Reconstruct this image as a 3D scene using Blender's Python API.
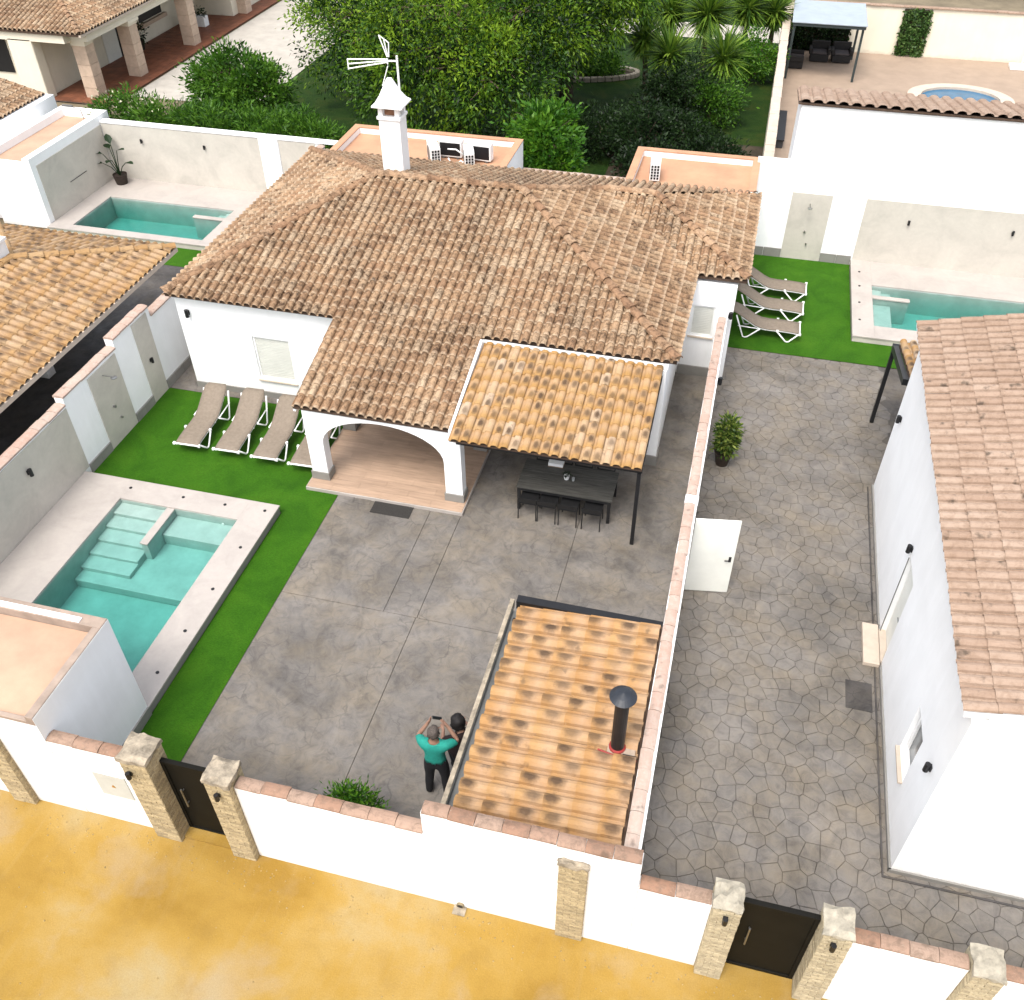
import bpy, bmesh, math, random
import numpy as np
from mathutils import Vector, Matrix
for o in list(bpy.data.objects): bpy.data.objects.remove(o)
SC = bpy.context.scene
COL = SC.collection
RND = random.Random(7)
V = Vector
# ------------------------------------------------------------------ camera, sky, sun, exposure
cam_d = bpy.data.cameras.new('camera'); cam = bpy.data.objects.new('camera', cam_d); COL.objects.link(cam)
_p, _r, _y = math.radians(42.17), math.radians(-0.53), math.radians(-14.74)
_f = V((math.sin(_y)*math.cos(_p), math.cos(_y)*math.cos(_p), -math.sin(_p)))
_rt = V((math.cos(_y), -math.sin(_y), 0)); _up = _rt.cross(_f)
_r2 = _rt*math.cos(_r) + _up*math.sin(_r); _u2 = _up*math.cos(_r) - _rt*math.sin(_r)
CAMLOC = V((0, 0, 14.5))
mw = Matrix((_r2, _u2, -_f)).transposed().to_4x4(); mw.translation = CAMLOC
cam.matrix_world = mw
cam_d.sensor_width = 36; cam_d.lens = 934/1024*36; cam_d.clip_end = 600
SC.camera = cam
SUN_EL, SUN_AZ = 62, 196          # azimuth: compass-like, 180 = sun towards -Y (behind the camera)
w = bpy.data.worlds.new('World'); SC.world = w; w.use_nodes = True
nt = w.node_tree; nt.nodes.clear()
sky = nt.nodes.new('ShaderNodeTexSky'); sky.sky_type = 'NISHITA'; sky.sun_disc = False
sky.sun_elevation = math.radians(SUN_EL); sky.sun_rotation = math.radians(SUN_AZ)
sky.dust_density = 4; sky.air_density = 1.0
hs = nt.nodes.new('ShaderNodeHueSaturation'); hs.inputs['Saturation'].default_value = 0.40
bg = nt.nodes.new('ShaderNodeBackground'); bg.inputs['Strength'].default_value = 0.15
wo = nt.nodes.new('ShaderNodeOutputWorld')
nt.links.new(sky.outputs[0], hs.inputs['Color']); nt.links.new(hs.outputs[0], bg.inputs['Color']); nt.links.new(bg.outputs[0], wo.inputs['Surface'])
sd = bpy.data.lights.new('sun', 'SUN'); sd.energy = 0.85; sd.angle = math.radians(22); sd.color = (1, .96, .9)
so = bpy.data.objects.new('sun', sd); COL.objects.link(so)
_az = math.radians(SUN_AZ); _el = math.radians(SUN_EL)
_sv = V((math.sin(_az)*math.cos(_el), math.cos(_az)*math.cos(_el), math.sin(_el)))
so.rotation_euler = (-_sv).to_track_quat('-Z', 'Y').to_euler(); so.location = (0, -20, 40)
SC.view_settings.view_transform = 'Standard'; SC.view_settings.look = 'None'
SC.view_settings.exposure = 1.32; SC.view_settings.gamma = 1.0
SC.render.engine = 'CYCLES'
SC.cycles.transparent_max_bounces = 16

# ------------------------------------------------------------------ materials
MATS = {}
KA = .55
def ka(c, k=KA): return tuple(x*k for x in c)
def nmat(name):
    m = bpy.data.materials.new(name); m.use_nodes = True
    t = m.node_tree; t.nodes.clear()
    out = t.nodes.new('ShaderNodeOutputMaterial'); b = t.nodes.new('ShaderNodeBsdfPrincipled')
    t.links.new(b.outputs[0], out.inputs['Surface'])
    MATS[name] = m
    return m, t, b
def N(t, kind, **kw):
    n = t.nodes.new(kind)
    for k, v in kw.items():
        if k.startswith('_'): setattr(n, k[1:], v)
        else: n.inputs[k.replace('_', ' ')].default_value = v
    return n
def noise(t, scale, detail=5, rough=.6, vec=None, dist=0):
    n = N(t, 'ShaderNodeTexNoise', Scale=scale, Detail=detail, Roughness=rough, Distortion=dist)
    if vec is not None: t.links.new(vec, n.inputs['Vector'])
    return n.outputs['Fac']
def ramp(t, fac, stops, interp='LINEAR'):
    r = t.nodes.new('ShaderNodeValToRGB'); r.color_ramp.interpolation = interp
    els = r.color_ramp.elements
    while len(els) < len(stops): els.new(.5)
    for e, (p, c) in zip(els, stops):
        e.position = p; e.color = (*c, 1) if len(c) == 3 else c
    t.links.new(fac, r.inputs['Fac']); return r.outputs['Color']
def mix(t, fac, a, b, mode='MIX'):
    n = t.nodes.new('ShaderNodeMix'); n.data_type = 'RGBA'; n.blend_type = mode
    for i, v in ((0, fac), (6, a), (7, b)):
        if isinstance(v, (int, float)): n.inputs[i].default_value = v
        elif isinstance(v, tuple): n.inputs[i].default_value = (*v, 1)
        else: t.links.new(v, n.inputs[i])
    return n.outputs[2]
def math_(t, op, a, b=None, c=None, clamp=False):
    n = t.nodes.new('ShaderNodeMath'); n.operation = op; n.use_clamp = clamp
    for i, v in enumerate((a, b, c)):
        if v is None: continue
        if isinstance(v, (int, float)): n.inputs[i].default_value = v
        else: t.links.new(v, n.inputs[i])
    return n.outputs[0]
def wpos(t): return t.nodes.new('ShaderNodeNewGeometry').outputs['Position']
def mapped(t, vec, scale=(1, 1, 1), rot=(0, 0, 0)):
    m = t.nodes.new('ShaderNodeMapping'); m.inputs['Scale'].default_value = scale; m.inputs['Rotation'].default_value = rot
    t.links.new(vec, m.inputs['Vector']); return m.outputs[0]
def bump(t, b, h, strength=.3, dist=.02):
    n = N(t, 'ShaderNodeBump', Strength=strength, Distance=dist); t.links.new(h, n.inputs['Height']); t.links.new(n.outputs[0], b.inputs['Normal'])
def rnd_value(t, leaf=False):
    at = t.nodes.new('ShaderNodeAttribute'); at.attribute_name = 'rnd'
    if leaf: return at.outputs['Fac']
    oi = t.nodes.new('ShaderNodeObjectInfo').outputs['Random']
    return math_(t, 'FRACT', math_(t, 'ADD', oi, at.outputs['Fac']))
def simple(name, c, rough=.6, var=.12, scale=6, bmp=.0, bscale=60, metal=0, spec=.4, stretch=(1, 1, 1), rvar=0., k=None):
    m, t, b = nmat(name); c = ka(c, k if k is not None else (1 if min(c) > .59 else KA))
    p = mapped(t, wpos(t), stretch)
    lo = tuple(max(0, x*(1-var*1.4)) for x in c); hi = tuple(min(.95, x*(1+var)) for x in c)
    col = ramp(t, noise(t, scale, 6, .65, p), [(.3, lo), (.55, c), (.75, hi)])
    if rvar:
        r = rnd_value(t); col = mix(t, 1, col, ramp(t, r, [(0, (1-rvar,)*3), (1, (1.0,)*3)]), 'MULTIPLY')
    t.links.new(col, b.inputs['Base Color'])
    b.inputs['Roughness'].default_value = rough; b.inputs['Metallic'].default_value = metal
    b.inputs['Specular IOR Level'].default_value = spec
    if bmp: bump(t, b, noise(t, bscale, 4, .6, p), bmp, .01)
    return m
def plaster(name, c, streak=.025):
    m, t, b = nmat(name); p = wpos(t)
    col = ramp(t, noise(t, 1.3, 6, .6, p), [(.3, tuple(x*.93 for x in c)), (.7, c)])
    st = ramp(t, noise(t, 2.2, 6, .7, mapped(t, p, (1.6, 1.6, .18))), [(.50, (1-streak, 1-streak, 1-streak*1.15)), (.62, (1, 1, 1))])
    col = mix(t, 1, col, st, 'MULTIPLY')
    sz = t.nodes.new('ShaderNodeSeparateXYZ'); t.links.new(p, sz.inputs[0])
    hh = math_(t, 'ADD', sz.outputs[2], math_(t, 'MULTIPLY', math_(t, 'SUBTRACT', noise(t, 3.5, 6, .7, p), .5), .55))
    col = mix(t, math_(t, 'MULTIPLY', ramp(t, hh, [(.02, (1, 1, 1)), (.16, (0, 0, 0))]), .35), col, (.42, .36, .27))
    t.links.new(col, b.inputs['Base Color']); b.inputs['Roughness'].default_value = .85; b.inputs['Specular IOR Level'].default_value = .2
    bump(t, b, math_(t, 'ADD', noise(t, 55, 5, .7, p), math_(t, 'MULTIPLY', noise(t, 4, 3, .5, p), 1.5)), .3, .008)
    return m
WHITE = plaster('white_plaster', (.87, .87, .865))
CREAM = plaster('cream_plaster', (.74, .68, .55))
def cladding(name, c):
    m, t, b = nmat(name); p = wpos(t)
    col = ramp(t, noise(t, 1.1, 7, .62, p, .8), [(.28, tuple(x*.86 for x in c)), (.5, c), (.72, tuple(min(.9, x*1.09) for x in c))])
    fine = ramp(t, noise(t, 9, 5, .7, p), [(.35, (.94, .94, .94)), (.65, (1, 1, 1))])
    col = mix(t, 1, col, fine, 'MULTIPLY')
    t.links.new(col, b.inputs['Base Color']); b.inputs['Roughness'].default_value = .55
    return m
CLAD = cladding('beige_stone_cladding', (.50, .465, .405))
COPE = cladding('beige_pool_stone', (.385, .345, .31))
GREYST = cladding('grey_skirting_stone', (.23, .22, .20))
def tilemat(name, stops, stain, stain_c, lichen=.5, flame=None, lip=0., spots=.5):
    stops = [(p, ka(c)) for p, c in stops]; stain_c = ka(stain_c)
    m, t, b = nmat(name); p = wpos(t); r = rnd_value(t)
    col = ramp(t, r, stops)
    if flame:
        uv = t.nodes.new('ShaderNodeUVMap').outputs[0]
        sx = t.nodes.new('ShaderNodeSeparateXYZ'); t.links.new(uv, sx.inputs[0])
        u, v = sx.outputs[0], sx.outputs[1]
        # pale pinkish head, golden foot
        hd = math_(t, 'ADD', v, math_(t, 'MULTIPLY', math_(t, 'SUBTRACT', noise(t, 8, 3, .6, p), .5), .5))
        col = mix(t, math_(t, 'MULTIPLY', ramp(t, hd, [(.15, (0, 0, 0)), (.6, (1, 1, 1)), (.95, (.25, .25, .25))]), .42), col, ka((.76, .56, .41)))
        r2 = math_(t, 'FRACT', math_(t, 'MULTIPLY', r, 17.3))
        du = math_(t, 'MULTIPLY', math_(t, 'SUBTRACT', u, .63), 1.2)
        dv = math_(t, 'MULTIPLY', math_(t, 'SUBTRACT', v, math_(t, 'ADD', .15, math_(t, 'MULTIPLY', r2, .5))), 1.2)
        d = math_(t, 'SQRT', math_(t, 'ADD', math_(t, 'MULTIPLY', du, du), math_(t, 'MULTIPLY', dv, dv)))
        d = math_(t, 'ADD', d, math_(t, 'MULTIPLY', math_(t, 'SUBTRACT', noise(t, 14, 4, .65, p), .5), .30))
        k = ramp(t, d, [(.17, (1, 1, 1)), (.46, (0, 0, 0))])
        gate = ramp(t, math_(t, 'FRACT', math_(t, 'MULTIPLY', r, 5.7)), [(1-flame-.05, (0, 0, 0)), (1-flame+.05, (1, 1, 1))])
        k = math_(t, 'MULTIPLY', math_(t, 'MULTIPLY', k, gate), math_(t, 'ADD', .6, math_(t, 'MULTIPLY', math_(t, 'FRACT', math_(t, 'MULTIPLY', r, 29.1)), .36)))
        col = mix(t, k, col, ka((.095, .058, .036)))
    big = ramp(t, noise(t, .55, 5, .6, p, .6), [(.35, (0, 0, 0)), (.68, (1, 1, 1))])
    fine = ramp(t, noise(t, 8, 8, .78, p, .5), [(.46, (0, 0, 0)), (.62, (1, 1, 1))])
    k = math_(t, 'MULTIPLY', math_(t, 'ADD', math_(t, 'MULTIPLY', big, .45), math_(t, 'MULTIPLY', fine, .75), clamp=True), stain)
    col = mix(t, k, col, stain_c)
    if lichen:
        li = ramp(t, noise(t, 26, 4, .7, p), [(.60, (0, 0, 0)), (.74, (1, 1, 1))])
        col = mix(t, math_(t, 'MULTIPLY', li, lichen), col, ka((.60, .47, .36)))
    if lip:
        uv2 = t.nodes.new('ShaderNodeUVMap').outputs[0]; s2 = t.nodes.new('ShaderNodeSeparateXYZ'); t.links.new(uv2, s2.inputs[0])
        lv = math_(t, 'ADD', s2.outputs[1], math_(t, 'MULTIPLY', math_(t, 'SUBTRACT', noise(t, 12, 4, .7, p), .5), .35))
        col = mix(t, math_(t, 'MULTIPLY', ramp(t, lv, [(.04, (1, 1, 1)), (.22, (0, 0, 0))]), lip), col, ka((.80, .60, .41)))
    sp = ramp(t, noise(t, 5.5, 3, .5, p), [(.62, (0, 0, 0)), (.74, (1, 1, 1))])
    col = mix(t, math_(t, 'MULTIPLY', sp, spots), col, ka((.10, .075, .055)))
    t.links.new(col, b.inputs['Base Color']); b.inputs['Roughness'].default_value = .85; b.inputs['Specular IOR Level'].default_value = .25
    bump(t, b, noise(t, 40, 5, .7, p), .35, .008)
    return m
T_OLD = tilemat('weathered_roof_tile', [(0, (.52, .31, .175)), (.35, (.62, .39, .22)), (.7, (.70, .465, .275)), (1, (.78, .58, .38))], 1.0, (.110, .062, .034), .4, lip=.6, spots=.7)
T_RIDGE = tilemat('weathered_ridge_tile', [(0, (.50, .29, .165)), (.5, (.61, .375, .215)), (1, (.71, .48, .30))], .9, (.120, .064, .034), .5)
T_FLAME = tilemat('flamed_yellow_tile', [(0, (.58, .325, .11)), (.7, (.66, .39, .15)), (.9, (.71, .48, .26)), (1, (.74, .56, .38))], .25, (.32, .18, .08), .1, flame=.62)
T_FLAME2 = tilemat('flamed_orange_tile', [(0, (.60, .325, .125)), (1, (.67, .395, .17))], .2, (.33, .19, .09), .2, flame=.62)
T_NEIGH = tilemat('flamed_ochre_tile', [(0, (.58, .335, .135)), (.6, (.64, .395, .18)), (1, (.70, .49, .28))], .3, (.28, .16, .08), .2, flame=.6)
T_PINK = tilemat('pale_pink_tile', [(0, (.53, .37, .27)), (.5, (.59, .425, .315)), (1, (.65, .485, .37))], .62, (.33, .21, .135), .35, spots=.8)
T_COPE = tilemat('worn_coping_tile', [(0, (.50, .28, .18)), (.5, (.58, .36, .25)), (1, (.62, .44, .33))], .75, (.26, .18, .13), .9)
T_COPE2 = tilemat('mortared_coping_tile', [(0, (.68, .45, .35)), (1, (.72, .53, .43))], .6, (.80, .70, .60), .9)
DECK = simple('roof_deck_clay', (.14, .085, .055), .9, .3, 8)
TERRA = simple('terracotta_roof_paint', (.62, .34, .20), .8, .14, 1.2, .2, 40, k=.72)
TERRA2 = simple('faded_terracotta_paint', (.60, .39, .265), .8, .14, 1.0, .2, 40, k=.72)
BLACK = simple('black_metal', (.018, .018, .02), .45, .2, 10)
BLACKP = simple('black_plastic', (.02, .02, .021), .5, .2, 10)
GATE = simple('brown_black_gate_metal', (.014, .013, .010), .6, .2, 3, spec=.12)
STEEL = simple('brushed_steel', (.6, .6, .58), .35, .1, 10, metal=.9)
WPLAST = simple('white_plastic', (.8, .8, .78), .4, .05, 10)
DOORW = simple('white_door_paint', (.72, .72, .66), .5, .05, 2)
BRASSY = simple('warm_window_glass', (.25, .26, .26), .15, .1, 3)
GREYM = simple('grey_gutter_metal', (.24, .245, .235), .5, .2, 4)
CREAMT = simple('cream_stone_trim', (.60, .50, .40), .7, .1, 4, k=.85)
SLING = simple('taupe_sling_fabric', (.36, .29, .22), .8, .14, 14, .3, 200)
MESHD = simple('dark_wicker', (.02, .017, .016), .7, .3, 30, .6, 80)
TABLET = simple('dark_grey_wood', (.085, .082, .072), .6, .45, 5, .2, 40, stretch=(.4, 6, 6), rvar=.3, k=1)
WOODT = simple('wood_look_porcelain', (.41, .285, .20), .5, .16, 4, 0, 40, stretch=(.5, 5, 5), rvar=.16, k=1)
SKIN = simple('skin', (.45, .25, .17), .6, .08, 20)
TEAL = simple('teal_cotton', (.02, .40, .31), .85, .15, 18)
DARKC = simple('black_cotton', (.012, .012, .016), .9, .2, 18)
MAROON = simple('dark_brown_cotton', (.030, .014, .013), .9, .2, 18)
HAIRG = simple('greying_hair', (.14, .11, .09), .8, .5, 60)
HAIRD = simple('dark_hair', (.014, .010, .009), .7, .4, 60)
METER = simple('meter_cupboard_grey', (.57, .57, .52), .6, .06, 4, k=.85)
CAPST = simple('weathered_cap_stone', (.50, .42, .31), .9, .45, 6, .8, 20, k=.62)
CAPST2 = simple('pale_cap_stone', (.60, .54, .42), .9, .25, 8, .6, 20, k=.55)
BRICK = simple('yellow_brick', (.58, .46, .27), .9, .25, 30, .5, 60, rvar=.35, k=.8)
BRICK2 = simple('pale_yellow_brick', (.60, .51, .34), .9, .22, 30, .5, 60, rvar=.3, k=.8)
MORTAR = simple('mortar', (.40, .32, .19), .95, .2, 20)
COLST = simple('blush_column_stone', (.62, .47, .35), .8, .12, 5, rvar=.15, k=.9)
REDT = simple('red_terrace_tile', (.36, .13, .065), .6, .25, 3, rvar=.25)
ROADG = simple('pale_concrete_road', (.50, .46, .40), .9, .12, 1.5, .2, 20, k=.8)
BARK = simple('grey_brown_bark', (.16, .115, .075), .95, .3, 10, .8, 20)
SOIL = simple('garden_soil', (.075, .055, .032), .95, .5, 2, .6, 12)
RED = simple('red_sealant', (.45, .04, .03), .6, .1, 8)
CLAYPOT = simple('dark_clay_pot', (.05, .032, .022), .7, .3, 10)
BLUEC = simple('pale_blue_canvas', (.55, .63, .70), .8, .06, 2, k=.55)
SANDT = simple('beige_terrace_paving', (.56, .42, .31), .7, .1, 1.5)
MAT_D = simple('charcoal_mat', (.055, .050, .045), .95, .3, 40, .6, 80)
BORDER = simple('pale_kerb_stone', (.42, .37, .29), .9, .2, 6, .5, 20)
CANOPYM = simple('bluegreen_frame', (.05, .07, .07), .5, .1, 5)

def concrete(name, c, crack=.0, cell=3.2, rv=.10, con=1.):
    c = ka(c); m, t, b = nmat(name); p = wpos(t)
    big = ramp(t, noise(t, .55, 7, .62, p, 1.0), [(.34, ka(c, 1-.48*con)), (.46, ka(c, 1-.12*con)), (.56, ka(c, 1+.05*con)), (.67, ka(c, 1+.28*con))])
    md = ramp(t, noise(t, 3.4, 8, .75, p, 1.2), [(.3, (.66, .66, .68)), (.52, (1, 1, 1)), (.72, (1.2, 1.17, 1.12))])
    col = mix(t, 1, big, md, 'MULTIPLY')
    warm = ramp(t, noise(t, 1.1, 4, .6, mapped(t, p, (1, 1.3, 1), (0, 0, .7))), [(.40, (1, 1, 1)), (.68, (1.06, .99, .86))])
    col = mix(t, 1, col, warm, 'MULTIPLY')
    r = rnd_value(t); col = mix(t, 1, col, ramp(t, r, [(0, (1-rv, 1-rv, 1-rv)), (1, (1+rv*.6, 1+rv*.6, 1+rv*.6))]), 'MULTIPLY')
    h = noise(t, 18, 8, .75, p, .6)
    if crack:
        vo = t.nodes.new('ShaderNodeTexVoronoi'); vo.feature = 'DISTANCE_TO_EDGE'; vo.inputs['Scale'].default_value = cell
        dp = t.nodes.new('ShaderNodeVectorMath'); dp.operation = 'ADD'
        nz = t.nodes.new('ShaderNodeTexNoise'); nz.inputs['Scale'].default_value = 3; nz.inputs['Detail'].default_value = 4; t.links.new(p, nz.inputs['Vector'])
        sc = t.nodes.new('ShaderNodeVectorMath'); sc.operation = 'SCALE'; sc.inputs['Scale'].default_value = .35
        t.links.new(nz.outputs['Color'], sc.inputs[0]); t.links.new(p, dp.inputs[0]); t.links.new(sc.outputs[0], dp.inputs[1])
        t.links.new(dp.outputs[0], vo.inputs['Vector'])
        ln = ramp(t, vo.outputs['Distance'], [(.0, (1, 1, 1)), (.045, (0, 0, 0))])
        gate = ramp(t, noise(t, 1.6, 4, .6, p), [(.45, (0, 0, 0)), (.62, (1, 1, 1))])
        k = math_(t, 'MULTIPLY', math_(t, 'MULTIPLY', ln, gate), crack)
        col = mix(t, k, col, tuple(x*.38 for x in c))
    t.links.new(col, b.inputs['Base Color']); b.inputs['Specular IOR Level'].default_value = .3
    rr = ramp(t, noise(t, 2.5, 4, .6, p), [(.3, (.55, .55, .55)), (.7, (.85, .85, .85))]); t.links.new(rr, b.inputs['Roughness'])
    bump(t, b, h, .45, .012)
    return m
CONC = concrete('grey_courtyard_concrete', (.285, .260, .234), .5, 2.2, 0.0, .75)
STAMP = concrete('stamped_concrete_stone', (.290, .264, .236), rv=.05, con=.6)
STAMPD = concrete('stamped_concrete_joint', (.17, .152, .134))
STAMPDK = concrete('dark_stamped_concrete', (.135, .125, .12), .6, 3)
JOINT = simple('dark_joint', (.16, .145, .125), .95, .3, 10)

def turf(name, c1, c2, c3):
    c1, c2, c3 = ka(c1), ka(c2), ka(c3); m, t, b = nmat(name); p = wpos(t)
    col = ramp(t, noise(t, 1.1, 6, .6, p, .8), [(.3, c1), (.5, c2), (.72, c3)])
    pile = ramp(t, noise(t, 26, 5, .75, mapped(t, p, (1, 2.2, 1), (0, 0, .4))), [(.3, (.60, .62, .55)), (.55, (1, 1, 1)), (.75, (1.3, 1.25, 1.2))])
    col = mix(t, 1, col, pile, 'MULTIPLY')
    t.links.new(col, b.inputs['Base Color']); b.inputs['Roughness'].default_value = .9; b.inputs['Specular IOR Level'].default_value = .15
    bump(t, b, noise(t, 70, 4, .8, p), .9, .02)
    return m
TURF = turf('green_turf', (.040, .150, .004), (.058, .200, .006), (.085, .240, .010))
LAWN = turf('garden_lawn', (.014, .042, .005), (.026, .070, .007), (.060, .085, .012))

def sand(name):
    m, t, b = nmat(name); p = wpos(t)
    col = ramp(t, noise(t, .38, 7, .58, mapped(t, p, (.8, 1.0, 1), (0, 0, .5)), .2), [(.36, ka((.46, .27, .05))), (.46, ka((.56, .345, .075))), (.54, ka((.60, .395, .12))), (.64, ka((.60, .46, .23)))])
    pt = ramp(t, noise(t, .8, 6, .55, p, .3), [(.53, (0, 0, 0)), (.66, (1, 1, 1))])
    col = mix(t, math_(t, 'MULTIPLY', pt, .34), col, ka((.56, .47, .36)))
    tr = ramp(t, noise(t, 1.6, 7, .65, mapped(t, p, (2.6, .28, 1), (0, 0, -.45)), .8), [(.52, (0, 0, 0)), (.64, (1, 1, 1))])
    col = mix(t, math_(t, 'MULTIPLY', tr, .05), col, ka((.70, .60, .42)))
    dk = ramp(t, noise(t, 1.7, 7, .65, p, .2), [(.34, (1, 1, 1)), (.47, (0, 0, 0))])
    col = mix(t, math_(t, 'MULTIPLY', dk, .25), col, ka((.40, .25, .075)))
    gr = ramp(t, noise(t, 45, 4, .8, p), [(.3, (.84, .82, .78)), (.6, (1, 1, 1)), (.8, (1.08, 1.08, 1.08))])
    col = mix(t, 1, col, gr, 'MULTIPLY')
    t.links.new(col, b.inputs['Base Color']); b.inputs['Roughness'].default_value = .95; b.inputs['Specular IOR Level'].default_value = .15
    bump(t, b, noise(t, 22, 8, .8, p), .5, .02)
    return m
SAND = sand('yellow_sand')
EARTH = simple('bare_earth', (.30, .24, .15), .95, .3, .6, .4, 10)
def leafmat(name, stops, trans=.35):
    stops = [(p, ka(c, .72)) for p, c in stops]; m, t, b = nmat(name); p = wpos(t); r = rnd_value(t, True)
    k = math_(t, 'ADD', math_(t, 'MULTIPLY', r, .7), math_(t, 'MULTIPLY', noise(t, .7, 4, .6, p), .6))
    col = ramp(t, math_(t, 'SUBTRACT', k, .15), stops)
    t.links.new(col, b.inputs['Base Color']); b.inputs['Roughness'].default_value = .5; b.inputs['Specular IOR Level'].default_value = .3
    tr = t.nodes.new('ShaderNodeBsdfTranslucent'); t.links.new(col, tr.inputs['Color'])
    mx = t.nodes.new('ShaderNodeMixShader'); mx.inputs[0].default_value = trans
    out = [n for n in t.nodes if n.type == 'OUTPUT_MATERIAL'][0]
    t.links.new(b.outputs[0], mx.inputs[1]); t.links.new(tr.outputs[0], mx.inputs[2]); t.links.new(mx.outputs[0], out.inputs['Surface'])
    return m
L_TREE = leafmat('pepper_tree_leaf', [(.24, (.008, .028, .003)), (.42, (.032, .10, .008)), (.60, (.115, .25, .013)), (.82, (.27, .43, .022))])
L_LIME = leafmat('bright_shrub_leaf', [(.15, (.022, .085, .006)), (.45, (.055, .18, .012)), (.8, (.15, .33, .02))])
L_HEDGE = leafmat('hedge_leaf', [(.15, (.020, .070, .006)), (.45, (.060, .17, .012)), (.8, (.15, .32, .028))])
L_DARK = leafmat('dark_shrub_leaf', [(.2, (.007, .018, .005)), (.55, (.016, .042, .009)), (.9, (.04, .085, .018))])
L_YUC = leafmat('yucca_leaf', [(.15, (.04, .10, .012)), (.45, (.11, .22, .02)), (.8, (.26, .40, .045))], .25)
L_VAR = leafmat('variegated_leaf', [(.2, (.035, .085, .012)), (.5, (.10, .18, .025)), (.8, (.30, .36, .07))])
L_BIRD = leafmat('strelitzia_leaf', [(.2, (.012, .035, .008)), (.7, (.03, .08, .02))], .15)
L_IVY = leafmat('ivy_panel_leaf', [(.2, (.03, .08, .015)), (.6, (.08, .17, .035)), (.9, (.2, .3, .08))], .2)

def water(name, col, dens):
    m = bpy.data.materials.new(name); m.use_nodes = True; t = m.node_tree; t.nodes.clear()
    out = t.nodes.new('ShaderNodeOutputMaterial')
    tr = t.nodes.new('ShaderNodeBsdfTransparent'); tr.inputs[0].default_value = (.97, 1, .99, 1)
    gl = t.nodes.new('ShaderNodeBsdfGlossy'); gl.inputs['Roughness'].default_value = .03
    fr = t.nodes.new('ShaderNodeFresnel'); fr.inputs[0].default_value = 1.33
    p = wpos(t); bp = N(t, 'ShaderNodeBump', Strength=.3, Distance=.04); t.links.new(noise(t, 3.5, 4, .55, p), bp.inputs['Height'])
    t.links.new(bp.outputs[0], gl.inputs['Normal']); t.links.new(bp.outputs[0], fr.inputs['Normal'])
    mx = t.nodes.new('ShaderNodeMixShader'); t.links.new(fr.outputs[0], mx.inputs[0]); t.links.new(tr.outputs[0], mx.inputs[1]); t.links.new(gl.outputs[0], mx.inputs[2])
    t.links.new(mx.outputs[0], out.inputs['Surface'])
    va = t.nodes.new('ShaderNodeVolumeAbsorption'); va.inputs['Color'].default_value = (*col, 1); va.inputs['Density'].default_value = dens
    t.links.new(va.outputs[0], out.inputs['Volume'])
    return m
WATER = water('pool_water', (.56, .89, .87), 2.0)
WATERB = water('deep_blue_water', (.08, .5, .85), 1.2)
BASIN = simple('pool_mosaic', (.43, .485, .455), .5, .12, 2.5, k=.9)

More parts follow.
